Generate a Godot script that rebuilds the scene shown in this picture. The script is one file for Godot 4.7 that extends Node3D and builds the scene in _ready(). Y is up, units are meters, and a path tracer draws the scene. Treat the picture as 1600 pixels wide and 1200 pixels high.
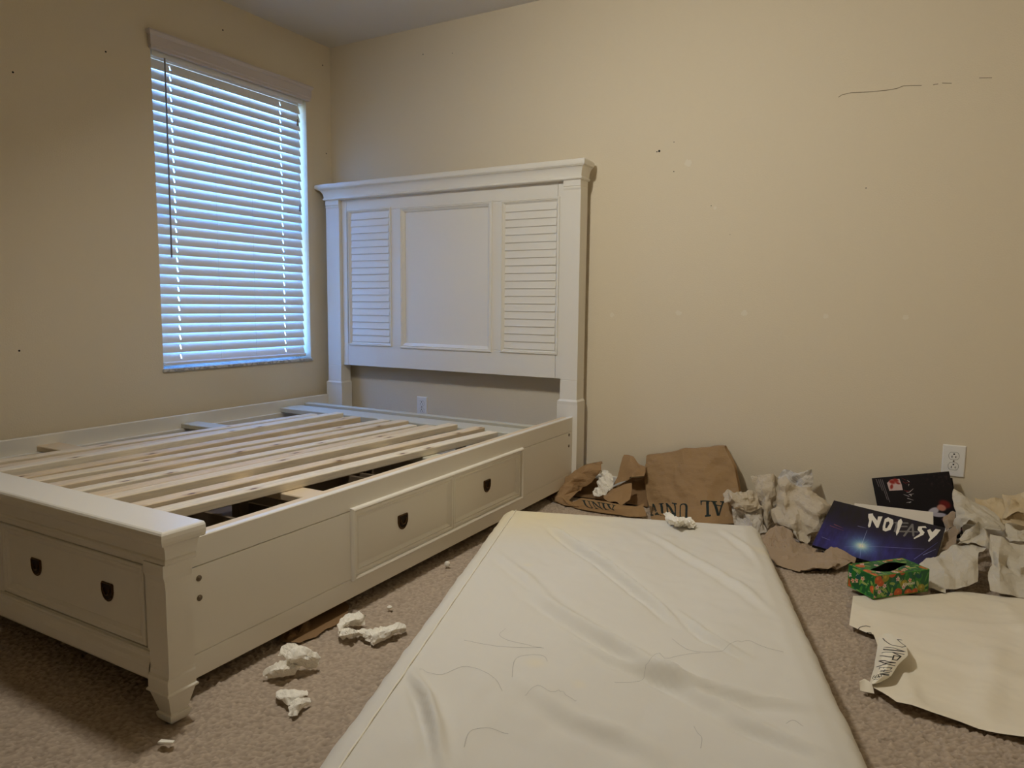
extends Node3D
# A bedroom corner: white bed frame with loose slats, bare mattress on the carpet, paper litter along the wall.

var M := {}
var used := {}
var P := {}

func _ready() -> void:
	# ---- camera, sky, lamp light, exposure
	var cam := Camera3D.new()
	cam.name = "camera"
	cam.fov = 56.19
	cam.near = 0.02
	cam.far = 200.0
	cam.transform = Transform3D(Basis(Vector3(0.86706929, 0.01023713, -0.49808238), Vector3(-0.06243666, 0.99413891, -0.08825805), Vector3(0.49425957, 0.10762444, 0.86262649)), Vector3(3.1903474, 0.92, 3.33749331))
	add_child(cam)
	cam.current = true
	var env := Environment.new()
	var psm := ProceduralSkyMaterial.new()
	psm.sky_top_color = Color(0.27, 0.54, 0.96)
	psm.sky_horizon_color = Color(0.42, 0.69, 0.98)
	psm.ground_bottom_color = Color(0.42, 0.48, 0.50)
	psm.ground_horizon_color = Color(0.55, 0.66, 0.74)
	psm.sky_curve = 0.25
	psm.sun_angle_max = 1.0
	psm.energy_multiplier = SKY_ENERGY
	var sky := Sky.new()
	sky.sky_material = psm
	env.background_mode = Environment.BG_SKY
	env.sky = sky
	env.ambient_light_source = Environment.AMBIENT_SOURCE_DISABLED
	env.tonemap_mode = Environment.TONE_MAPPER_LINEAR
	env.tonemap_exposure = EXPOSURE
	env.sdfgi_enabled = true
	env.ssao_enabled = true
	env.ssil_enabled = true
	var we := WorldEnvironment.new()
	we.name = "world_environment"
	we.environment = env
	add_child(we)

	materials()
	P = patches()
	room()
	window_and_blind()
	ceiling_lamp()
	bed()
	slats()
	mattress()
	outlets()
	bags()
	packing_paper()
	books()
	tissue_box()
	torn_poster()
	tissues()
	small_debris()

const SKY_ENERGY := 16.0
const EXPOSURE := 1.12
const LAMP_ENERGY := 4.0
const LAMP_AT := Vector3(1.83, 2.30, 2.05)
const LAMP_DIR := Vector3(0.4000, -0.7700, -0.4970)

# ------------------------------------------------------------------ naming
func numbered(called: String) -> String:
	if not used.has(called):
		used[called] = 0
		return called
	used[called] += 1
	return "%s_%03d" % [called, used[called]]

func tag(o: Node, label := "", category := "", group := "", kind := "") -> void:
	if label != "": o.set_meta("label", label)
	if category != "": o.set_meta("category", category)
	if group != "": o.set_meta("group", group)
	if kind != "": o.set_meta("kind", kind)

func thing(called: String, base: Vector3, label: String, category: String, group := "") -> Node3D:
	var o := Node3D.new()
	o.name = numbered(called)
	o.position = base
	add_child(o)
	tag(o, label, category, group)
	return o

# a mesh given in world coordinates; under a thing it is shifted back by the thing's base
func put(called: String, mesh: Mesh, mat: Material, parent: Node3D = null, label := "") -> MeshInstance3D:
	var o := MeshInstance3D.new()
	o.mesh = mesh
	o.material_override = mat
	if parent == null:
		o.name = numbered(called)
		add_child(o)
	else:
		o.name = called
		parent.add_child(o, true)
		if parent.get_parent() == self and not (parent is MeshInstance3D):
			o.position = -parent.position
	if label != "": o.set_meta("label", label)
	return o

func struct(called: String, mesh: Mesh, mat: Material) -> MeshInstance3D:
	var o := put(called, mesh, mat)
	o.set_meta("kind", "structure")
	return o

# ------------------------------------------------------------------ mesh helpers
func V(x: float, y: float, z: float) -> Vector3:
	return Vector3(x, y, z)

func begin(flat := true) -> SurfaceTool:
	var st := SurfaceTool.new()
	st.begin(Mesh.PRIMITIVE_TRIANGLES)
	st.set_smooth_group(-1 if flat else 0)
	return st

func done(st: SurfaceTool) -> ArrayMesh:
	st.generate_normals()
	return st.commit()

# a convex polygon, turned so that its front looks along «out»
func face(st: SurfaceTool, pts: Array, out: Vector3, uvs: Array = []) -> void:
	var n := Vector3.ZERO
	for i in pts.size():
		n += (pts[i] as Vector3).cross(pts[(i + 1) % pts.size()])
	var flip := n.dot(out) > 0.0
	for i in range(1, pts.size() - 1):
		var idx := [0, i + 1, i] if flip else [0, i, i + 1]
		for k in idx:
			if uvs.size() > 0: st.set_uv(uvs[k])
			st.add_vertex(pts[k])

# chamfered box from corner lo to corner hi
func box(st: SurfaceTool, lo: Vector3, hi: Vector3, b := 0.002) -> void:
	var c := (lo + hi) * 0.5
	var h := (hi - lo) * 0.5
	var sharp := b <= 0.0
	b = minf(b, minf(h.x, minf(h.y, h.z)) * 0.6)
	for ax in 3:
		for s in [-1.0, 1.0]:
			var u := (ax + 1) % 3
			var v := (ax + 2) % 3
			var pts := []
			for q in [[-1, -1], [1, -1], [1, 1], [-1, 1]]:
				var p := Vector3.ZERO
				p[ax] = s * h[ax]
				p[u] = q[0] * (h[u] - b)
				p[v] = q[1] * (h[v] - b)
				pts.append(c + p)
			var o := Vector3.ZERO
			o[ax] = s
			face(st, pts, o)
	if sharp: return
	for ax in 3:
		var u := (ax + 1) % 3
		var v := (ax + 2) % 3
		for su in [-1.0, 1.0]:
			for sv in [-1.0, 1.0]:
				var pts := []
				for q in [[-1, 0], [1, 0], [1, 1], [-1, 1]]:
					var p := Vector3.ZERO
					p[ax] = q[0] * (h[ax] - b)
					p[u] = su * (h[u] - (b if q[1] == 0 else 0.0))
					p[v] = sv * (h[v] - (0.0 if q[1] == 0 else b))
					pts.append(c + p)
				var o := Vector3.ZERO
				o[u] = su
				o[v] = sv
				face(st, pts, o)
	for sx in [-1.0, 1.0]:
		for sy in [-1.0, 1.0]:
			for sz in [-1.0, 1.0]:
				var s := Vector3(sx, sy, sz)
				face(st, [c + s * (h - Vector3(0, b, b)), c + s * (h - Vector3(b, 0, b)), c + s * (h - Vector3(b, b, 0))], s)

func box_mesh(lo: Vector3, hi: Vector3, b := 0.002) -> ArrayMesh:
	var st := begin()
	box(st, lo, hi, b)
	return done(st)

# stacked rectangles: each ring is [y, x0, x1, z0, z1]
func loft(st: SurfaceTool, rings: Array) -> void:
	var n := rings.size()
	var cs := []
	for r in rings:
		cs.append([V(r[1], r[0], r[3]), V(r[2], r[0], r[3]), V(r[2], r[0], r[4]), V(r[1], r[0], r[4])])
	var outs := [V(0, 0, -1), V(1, 0, 0), V(0, 0, 1), V(-1, 0, 0)]
	for i in n - 1:
		for k in 4:
			var a: Vector3 = cs[i][k]
			var b2: Vector3 = cs[i][(k + 1) % 4]
			var c: Vector3 = cs[i + 1][(k + 1) % 4]
			var d: Vector3 = cs[i + 1][k]
			var nn := (b2 - a).cross(d - a)
			if nn.length() < 1e-10: nn = (c - b2).cross(d - c)
			var o: Vector3 = outs[k]
			# rings that step straight in or out are flat: look up or down
			if absf(nn.normalized().dot(o)) < 0.02:
				o = V(0, 1, 0) if rings[i + 1][0] > rings[i][0] - 1e-6 and (rings[i + 1][2] - rings[i + 1][1]) < (rings[i][2] - rings[i][1]) else V(0, -1, 0)
			face(st, [a, b2, c, d], o)
	var up: bool = rings[n - 1][0] > rings[0][0]
	face(st, cs[0], V(0, -1 if up else 1, 0))
	face(st, cs[n - 1], V(0, 1 if up else -1, 0))

# a mitred frame: rectangle in the plane (o, u, v) with outward n; steps are [inset, rise]
func frame(st: SurfaceTool, o: Vector3, u: Vector3, v: Vector3, n: Vector3, w: float, h: float, steps: Array) -> void:
	for i in steps.size() - 1:
		var q := []
		for s in [steps[i], steps[i + 1]]:
			var ins: float = s[0]
			var d: Vector3 = n * float(s[1])
			q.append([o + u * ins + v * ins + d, o + u * (w - ins) + v * ins + d, o + u * (w - ins) + v * (h - ins) + d, o + u * ins + v * (h - ins) + d])
		for k in 4:
			var outv: Vector3 = n
			if absf(float(steps[i][0]) - float(steps[i + 1][0])) < 1e-6:
				var side: Array = [-v, u, v, -u]
				outv = side[k]
				if float(steps[i][1]) > float(steps[i + 1][1]): outv = -outv
			face(st, [q[0][k], q[0][(k + 1) % 4], q[1][(k + 1) % 4], q[1][k]], outv)

func tube(st: SurfaceTool, pts: Array, r: float, sides := 6) -> void:
	var prev := []
	for i in pts.size():
		var t: Vector3 = (pts[mini(i + 1, pts.size() - 1)] - pts[maxi(i - 1, 0)]).normalized()
		var a := t.cross(Vector3.UP if absf(t.y) < 0.9 else Vector3.RIGHT).normalized()
		var b := t.cross(a).normalized()
		var ring := []
		for k in sides:
			var w := TAU * k / sides
			ring.append(pts[i] + (a * cos(w) + b * sin(w)) * r)
		if i > 0:
			for k in sides:
				var mid: Vector3 = (ring[k] + ring[(k + 1) % sides]) * 0.5 - pts[i]
				face(st, [prev[k], prev[(k + 1) % sides], ring[(k + 1) % sides], ring[k]], mid)
		else:
			face(st, ring, -t)
		if i == pts.size() - 1:
			face(st, ring, t)
		prev = ring

# an outline in the plane (o, u, v), thick along n
func plate(st: SurfaceTool, outline: PackedVector2Array, o: Vector3, u: Vector3, v: Vector3, n: Vector3, thick: float) -> void:
	var tri := Geometry2D.triangulate_polygon(outline)
	var top := n * thick
	for i in range(0, tri.size(), 3):
		var a := []
		var b := []
		for k in 3:
			var p: Vector2 = outline[tri[i + k]]
			a.append(o + u * p.x + v * p.y + top)
			b.append(o + u * p.x + v * p.y)
		face(st, a, n)
		face(st, b, -n)
	var cw := Geometry2D.is_polygon_clockwise(outline)
	for i in outline.size():
		var p: Vector2 = outline[i]
		var q: Vector2 = outline[(i + 1) % outline.size()]
		var e := q - p
		var nn := Vector2(e.y, -e.x) * (-1.0 if cw else 1.0)
		face(st, [o + u * p.x + v * p.y, o + u * q.x + v * q.y, o + u * q.x + v * q.y + top, o + u * p.x + v * p.y + top], u * nn.x + v * nn.y)

func disc(r: float, n := 14, sx := 1.0, sy := 1.0) -> PackedVector2Array:
	var o := PackedVector2Array()
	for k in n:
		o.append(Vector2(cos(TAU * k / n) * r * sx, sin(TAU * k / n) * r * sy))
	return o

func grid_mesh(g: Array, flat := true, uv := true) -> ArrayMesh:
	var st := begin(flat)
	var nr := g.size()
	var nc: int = g[0].size()
	for i in nr - 1:
		for j in nc - 1:
			for q in [[0, 0], [0, 1], [1, 1], [0, 0], [1, 1], [1, 0]] if (i + j) % 2 == 0 else [[0, 0], [0, 1], [1, 0], [0, 1], [1, 1], [1, 0]]:
				if uv: st.set_uv(Vector2(float(j + q[1]) / (nc - 1), float(i + q[0]) / (nr - 1)))
				st.add_vertex(g[i + q[0]][j + q[1]])
	return done(st)

func catmull(a: Vector3, b: Vector3, c: Vector3, d: Vector3, t: float) -> Vector3:
	# half way between straight and smooth: paper keeps some kinks
	return b.cubic_interpolate(c, a, d, t).lerp(b.lerp(c, t), 0.6)

func upsample(ctrl: Array, sub: int) -> Array:
	var rows := []
	for r in ctrl:
		var o := []
		var n: int = r.size()
		for j in n - 1:
			for k in sub:
				o.append(catmull(r[maxi(j - 1, 0)], r[j], r[j + 1], r[mini(j + 2, n - 1)], float(k) / sub))
		o.append(r[n - 1])
		rows.append(o)
	var out := []
	var m := rows.size()
	for i in m - 1:
		for k in sub:
			var o := []
			for j in rows[0].size():
				o.append(catmull(rows[maxi(i - 1, 0)][j], rows[i][j], rows[i + 1][j], rows[mini(i + 2, m - 1)][j], float(k) / sub))
			out.append(o)
	out.append(rows[m - 1])
	return out

# creased paper: a surface through control points, creased by folded waves in several directions
func crease(ctrl: Array, sub: int, amp: float, freq: float, sd: int, floor_y := 0.002) -> Array:
	var g := upsample(ctrl, sub)
	var rng := RandomNumberGenerator.new()
	rng.seed = sd
	var dirs := []
	# long folds run roughly together, a few cross them
	var main := Vector3(rng.randfn(), rng.randfn() * 0.7, rng.randfn()).normalized()
	for k in 7:
		var d := Vector3(rng.randfn(), rng.randfn(), rng.randfn()).normalized()
		if k < 3: d = (main + d * 0.45).normalized()
		var fr: float = [0.45, 0.75, 1.15, 0.6, 0.9, 2.0, 2.6][k]
		var wt: float = [1.25, 0.9, 0.5, 0.5, 0.35, 0.16, 0.12][k]
		dirs.append([d * freq * 1.2 * fr * rng.randf_range(0.8, 1.2), rng.randf(), wt])
	var nz := FastNoiseLite.new()
	nz.seed = sd
	nz.frequency = freq * 0.3
	var out := []
	for i in g.size():
		var row := []
		for j in g[0].size():
			var du: Vector3 = g[i][mini(j + 1, g[0].size() - 1)] - g[i][maxi(j - 1, 0)]
			var dv: Vector3 = g[mini(i + 1, g.size() - 1)][j] - g[maxi(i - 1, 0)][j]
			var n := du.cross(dv).normalized()
			var p: Vector3 = g[i][j]
			var f := 0.0
			var wp := nz.get_noise_3dv(p) * 0.6
			for d in dirs:
				var x: float = (d[0] as Vector3).dot(p) + d[1] + wp
				f += (absf(fposmod(x, 1.0) * 2.0 - 1.0) * 2.0 - 1.0) * float(d[2])
			p += n * f * amp * 0.5
			p.y = maxf(p.y, floor_y)
			p.z = maxf(p.z, 0.006)
			row.append(p)
		out.append(row)
	return out

# ------------------------------------------------------------------ image helpers
func img_poly(img: Image, poly: PackedVector2Array, col: Color) -> void:
	var w := img.get_width()
	var h := img.get_height()
	var lo := Vector2(1e9, 1e9)
	var hi := -lo
	for p in poly:
		lo = lo.min(p)
		hi = hi.max(p)
	for y in range(maxi(0, int(lo.y)), mini(h, int(hi.y) + 2)):
		for x in range(maxi(0, int(lo.x)), mini(w, int(hi.x) + 2)):
			if Geometry2D.is_point_in_polygon(Vector2(x + 0.5, y + 0.5), poly):
				img.set_pixel(x, y, img.get_pixel(x, y).lerp(Color(col, 1.0), col.a))

func img_line(img: Image, a: Vector2, b: Vector2, wd: float, col: Color, wd2 := -1.0) -> void:
	if wd2 < 0.0: wd2 = wd
	var r := maxf(wd, wd2) + 1.0
	var lo := a.min(b) - Vector2(r, r)
	var hi := a.max(b) + Vector2(r, r)
	for y in range(maxi(0, int(lo.y)), mini(img.get_height(), int(hi.y) + 1)):
		for x in range(maxi(0, int(lo.x)), mini(img.get_width(), int(hi.x) + 1)):
			var p := Vector2(x + 0.5, y + 0.5)
			var ab := b - a
			var t := clampf((p - a).dot(ab) / maxf(ab.length_squared(), 1e-6), 0.0, 1.0)
			var k := clampf(lerpf(wd, wd2, t) * 0.5 + 0.5 - p.distance_to(a + ab * t), 0.0, 1.0) * col.a
			if k > 0.0: img.set_pixel(x, y, img.get_pixel(x, y).lerp(Color(col, 1.0), k))

func img_path(img: Image, pts: Array, wd: float, col: Color) -> void:
	for i in pts.size() - 1:
		img_line(img, pts[i], pts[i + 1], wd, col)

func img_blob(img: Image, c: Vector2, rx: float, ry: float, turn: float, col: Color, soft := 0.15) -> void:
	var r := maxf(rx, ry) * (1.0 + soft) + 1.0
	for y in range(maxi(0, int(c.y - r)), mini(img.get_height(), int(c.y + r) + 1)):
		for x in range(maxi(0, int(c.x - r)), mini(img.get_width(), int(c.x + r) + 1)):
			var q := (Vector2(x + 0.5, y + 0.5) - c).rotated(-turn)
			var d := Vector2(q.x / rx, q.y / ry).length()
			var k := clampf((1.0 + soft - d) / (2.0 * soft), 0.0, 1.0) * col.a
			if k > 0.0: img.set_pixel(x, y, img.get_pixel(x, y).lerp(Color(col, 1.0), k))

# lettering: the triangles of a TextMesh filled into an image, through the transform «at»
func img_text(img: Image, text: String, font_name: String, weight: int, at: Transform2D, col: Color, italic := false) -> void:
	var f := SystemFont.new()
	f.font_names = PackedStringArray([font_name])
	f.font_weight = weight
	f.font_italic = italic
	var tm := TextMesh.new()
	tm.font = f
	tm.text = text
	tm.font_size = 64
	tm.pixel_size = 1.0 / 64.0
	tm.depth = 0.05
	tm.curve_step = 1.0
	tm.horizontal_alignment = HORIZONTAL_ALIGNMENT_LEFT
	var arr := tm.get_mesh_arrays() if tm.get_surface_count() > 0 else []
	if arr.is_empty(): return
	var vs: PackedVector3Array = arr[Mesh.ARRAY_VERTEX]
	var ns: PackedVector3Array = arr[Mesh.ARRAY_NORMAL]
	var ix = arr[Mesh.ARRAY_INDEX]
	var n: int = ix.size() if ix != null and ix.size() > 0 else vs.size()
	for i in range(0, n, 3):
		var t := PackedVector2Array()
		var ok := true
		for k in 3:
			var q: int = ix[i + k] if ix != null and ix.size() > 0 else i + k
			if ns[q].z < 0.5: ok = false
			t.append(at * Vector2(vs[q].x, -vs[q].y))
		if ok: img_poly(img, t, col)

func tex(img: Image) -> ImageTexture:
	img.generate_mipmaps()
	return ImageTexture.create_from_image(img)

func noise_tex(size: int, freq: float, sd: int, normal := false, bump := 4.0, oct := 3) -> NoiseTexture2D:
	var n := FastNoiseLite.new()
	n.seed = sd
	n.frequency = freq
	n.fractal_octaves = oct
	var t := NoiseTexture2D.new()
	t.width = size
	t.height = size
	t.seamless = true
	t.noise = n
	t.as_normal_map = normal
	t.bump_strength = bump
	return t

func mat(c: Color, rough := 0.8, metal := 0.0) -> StandardMaterial3D:
	var m := StandardMaterial3D.new()
	m.albedo_color = c
	m.roughness = rough
	m.metallic = metal
	m.metallic_specular = 0.4
	m.cull_mode = BaseMaterial3D.CULL_DISABLED
	return m

func bumpy(m: StandardMaterial3D, t: Texture2D, scale: float, per_metre: float) -> StandardMaterial3D:
	m.normal_enabled = true
	m.normal_texture = t
	m.normal_scale = scale
	m.uv1_triplanar = true
	m.uv1_world_triplanar = true
	m.uv1_scale = Vector3.ONE * per_metre
	return m

func materials() -> void:
	var peel := noise_tex(512, 0.035, 3, true, 6.0, 2)
	M.wall = bumpy(mat(Color8(224, 210, 182), 0.75), peel, 0.2, 6.5)
	M.ceiling = bumpy(mat(Color8(222, 217, 208), 0.9), peel, 0.16, 6.0)
	M.trim = mat(Color8(232, 228, 218), 0.45)
	M.bed = mat(Color8(234, 228, 214), 0.34)
	M.bed.metallic_specular = 0.5
	M.groove = mat(Color8(96, 88, 72), 0.9)
	M.bronze = mat(Color8(92, 68, 40), 0.42, 0.85)
	M.bronze_dark = mat(Color8(40, 28, 18), 0.6, 0.5)
	M.steel = mat(Color8(120, 108, 92), 0.4, 0.9)
	M.black = mat(Color8(22, 21, 20), 0.6)
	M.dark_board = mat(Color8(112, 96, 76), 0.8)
	M.green_pine = mat(Color8(205, 199, 178), 0.75)
	M.pines = []
	for k in 4:
		M.pines.append(wood(k))
	M.ledger = wood(9)
	M.plate = mat(Color8(236, 233, 226), 0.35)
	M.slot = mat(Color8(26, 24, 22), 0.8)
	M.blind = mat(Color8(232, 232, 232), 0.45)
	M.valance = mat(Color8(206, 195, 188), 0.5)
	M.wand = mat(Color8(150, 146, 142), 0.3)
	M.cord = mat(Color8(236, 236, 234), 0.8)
	M.marble = mat(Color8(205, 202, 196), 0.25)
	M.marble.albedo_texture = marble()
	M.marble.uv1_triplanar = true
	M.marble.uv1_scale = Vector3.ONE * 2.0
	M.window_frame = mat(Color8(235, 236, 238), 0.4)
	M.glass = StandardMaterial3D.new()
	M.glass.transparency = BaseMaterial3D.TRANSPARENCY_ALPHA
	M.glass.albedo_color = Color(0.9, 0.97, 0.98, 0.06)
	M.glass.roughness = 0.02
	var pn := noise_tex(256, 0.06, 8, true, 3.0, 3)
	M.kraft = bumpy(mat(Color8(160, 128, 90), 0.75), pn, 0.25, 12.0)
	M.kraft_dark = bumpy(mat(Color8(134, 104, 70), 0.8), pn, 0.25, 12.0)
	M.packing = bumpy(mat(Color8(198, 184, 160), 0.85), pn, 0.25, 12.0)
	M.packing_brown = bumpy(mat(Color8(168, 146, 120), 0.85), pn, 0.25, 12.0)
	M.packing_grey = bumpy(mat(Color8(205, 197, 184), 0.85), pn, 0.25, 12.0)
	M.packing_pale = bumpy(mat(Color8(203, 194, 175), 0.85), pn, 0.25, 12.0)
	M.packing_yellow = bumpy(mat(Color8(206, 186, 150), 0.85), pn, 0.25, 12.0)
	M.tissue = mat(Color8(244, 238, 224), 0.95)
	M.tissue.backlight_enabled = true
	M.tissue.backlight = Color(0.25, 0.24, 0.22)
	M.poster = bumpy(mat(Color8(236, 226, 204), 0.6), noise_tex(256, 0.02, 21, true, 4.0, 2), 0.3, 2.5)
	M.card = mat(Color8(226, 216, 198), 0.7)
	M.ink = mat(Color8(34, 28, 26), 0.6)
	M.hair = mat(Color8(70, 58, 52), 0.5)
	M.carpet = mat(Color(1, 1, 1), 1.0)
	M.carpet.vertex_color_use_as_albedo = true
	M.carpet.metallic_specular = 0.1
	M.cloth = mat(Color(1, 1, 1), 0.9)
	M.cloth.vertex_color_use_as_albedo = true
	M.cloth.metallic_specular = 0.2
	M.piping = mat(Color8(232, 224, 204), 0.85)
	M.crack = mat(Color8(128, 112, 88), 0.9)
	M.spackle = mat(Color8(229, 218, 195), 0.9)

func wood(sd: int) -> StandardMaterial3D:
	var img := Image.create(512, 64, false, Image.FORMAT_RGB8)
	var n := FastNoiseLite.new()
	n.seed = 50 + sd
	n.frequency = 0.02
	n.fractal_octaves = 3
	var rng := RandomNumberGenerator.new()
	rng.seed = 70 + sd
	var base := [Color8(243, 225, 192), Color8(238, 216, 180), Color8(246, 232, 204), Color8(234, 210, 170)][sd % 4] as Color
	for y in 64:
		for x in 512:
			var w := n.get_noise_2d(x * 0.35, y * 5.0)
			var g := n.get_noise_2d(x * 0.12 + 300.0, y * 1.3 + w * 6.0)
			var ring := absf(fposmod(g * 6.0, 1.0) - 0.5)
			img.set_pixel(x, y, base.darkened(clampf(0.10 * ring + 0.10 * absf(w), 0.0, 0.3)))
	for k in 3:
		var c := Vector2(rng.randf_range(20, 490), rng.randf_range(8, 56))
		img_blob(img, c, 9, 5, 0.0, Color(0.55, 0.38, 0.2, 0.35), 0.5)
		img_blob(img, c, 4, 2.6, 0.0, Color(0.30, 0.18, 0.09, 0.8), 0.3)
	var m := mat(Color(1, 1, 1), 0.6)
	m.albedo_texture = tex(img)
	return m

func marble() -> ImageTexture:
	var img := Image.create(256, 256, false, Image.FORMAT_RGB8)
	var n := FastNoiseLite.new()
	n.seed = 5
	n.frequency = 0.02
	for y in 256:
		for x in 256:
			var v := absf(n.get_noise_2d(x, y) + 0.3 * n.get_noise_2d(x * 3.0, y * 3.0))
			var k := 0.72 + 0.28 * clampf(v * 4.0, 0.0, 1.0)
			img.set_pixel(x, y, Color(k, k, k))
	return tex(img)

# ------------------------------------------------------------------ room
const RX := 3.9
const RZ := 4.1
const RH := 2.44
const WZ0 := 0.20
const WZ1 := 1.165
const WY0 := 0.60
const WY1 := 2.10

func room() -> void:
	# floor: slab and the carpet's pile as fine relief
	var fl := struct("floor", box_mesh(V(-0.15, -0.12, -0.15), V(RX + 0.12, -0.035, RZ + 0.12)), M.dark_board)
	var pile := put("carpet_pile", carpet(), M.carpet, fl, "taupe cut pile carpet")
	pile.set_meta("kind", "stuff")
	# left wall with the window opening
	var st := begin()
	box(st, V(-0.15, -0.12, -0.15), V(0, RH + 0.1, WZ0), 0.0)
	box(st, V(-0.15, -0.12, WZ1), V(0, RH + 0.1, RZ + 0.12), 0.0)
	box(st, V(-0.15, -0.12, WZ0), V(0, WY0 - 0.015, WZ1), 0.0)
	box(st, V(-0.15, WY1, WZ0), V(0, RH + 0.1, WZ1), 0.0)
	var wl := struct("wall_left", done(st), M.wall)
	var wb := struct("wall_back", box_mesh(V(-0.001, -0.12, -0.15), V(RX + 0.12, RH + 0.1, 0), 0.0), M.wall)
	struct("wall_right", box_mesh(V(RX, -0.12, 0), V(RX + 0.12, RH + 0.1, RZ + 0.12), 0.0), M.wall)
	struct("wall_front", box_mesh(V(0, -0.12, RZ), V(RX, RH + 0.1, RZ + 0.12), 0.0), M.wall)
	struct("ceiling", box_mesh(V(0, RH, 0), V(RX, RH + 0.12, RZ), 0.0), M.ceiling)
	for b in [["baseboard_back", V(0, 0, 0), V(RX, 0.075, 0.012)], ["baseboard_left", V(0, 0, 0.012), V(0.012, 0.075, RZ)], ["baseboard_right", V(RX - 0.012, 0, 0.012), V(RX, 0.075, RZ)], ["baseboard_front", V(0.012, 0, RZ - 0.012), V(RX - 0.012, 0.075, RZ)]]:
		struct(b[0], box_mesh(b[1], b[2], 0.004), M.trim)
	# nail holes, spackle and cracks
	for p in [[2.298, 0.76], [2.324, 0.061], [1.82, 0.042], [2.009, 1.378], [0.719, 1.801], [1.818, 1.76]]:
		var s2 := begin()
		plate(s2, disc(0.0042, 8), V(-0.001, p[0], p[1]), V(0, 0, 1), V(0, 1, 0), V(1, 0, 0), 0.0016)
		put("nail_hole", done(s2), M.slot, wl)
	for p in [[0.691, 2.295, 0.003], [0.888, 2.27, 0.0022], [2.058, 1.647, 0.0055], [2.047, 1.645, 0.003], [2.127, 1.681, 0.0022], [2.131, 1.548, 0.0025], [2.31, 1.382, 0.002], [2.941, 1.416, 0.0022], [2.40, 1.25, 0.0015]]:
		var s2 := begin()
		plate(s2, disc(p[2], 8), V(p[0], p[1], -0.001), V(1, 0, 0), V(0, 1, 0), V(0, 0, 1), 0.0016)
		put("nail_hole", done(s2), M.slot, wb)
	var rng := RandomNumberGenerator.new()
	rng.seed = 4
	for p in [[1.842, 0.882, 0.011], [2.176, 0.896, 0.013], [2.478, 0.90, 0.014], [2.816, 0.891, 0.011], [3.116, 0.891, 0.011], [2.196, 1.58, 0.017], [2.327, 1.371, 0.008]]:
		var o := PackedVector2Array()
		for k in 14:
			o.append(Vector2(cos(TAU * k / 14), sin(TAU * k / 14)) * float(p[2]) * rng.randf_range(0.75, 1.15))
		var s2 := begin()
		plate(s2, o, V(p[0], p[1], -0.001), V(1, 0, 0), V(0, 1, 0), V(0, 0, 1), 0.0014)
		put("spackle_patch", done(s2), M.spackle, wb)
	for c in [[[2.817, 1.791], [2.83, 1.799], [2.864, 1.803], [2.93, 1.797], [2.993, 1.795], [3.03, 1.797], [3.053, 1.804], [3.085, 1.801], [3.116, 1.797]], [[3.155, 1.794], [3.172, 1.795]], [[3.185, 1.796], [3.217, 1.791]], [[3.306, 1.798], [3.347, 1.793]]]:
		var s2 := begin()
		for i in c.size() - 1:
			var a := Vector2(c[i][0], c[i][1])
			var b := Vector2(c[i + 1][0], c[i + 1][1])
			var nn := (b - a).orthogonal().normalized() * 0.0011
			plate(s2, PackedVector2Array([a - nn, b - nn, b + nn, a + nn]), V(0, 0, -0.001), V(1, 0, 0), V(0, 1, 0), V(0, 0, 1), 0.0016)
		put("crack", done(s2), M.crack, wb)

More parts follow.
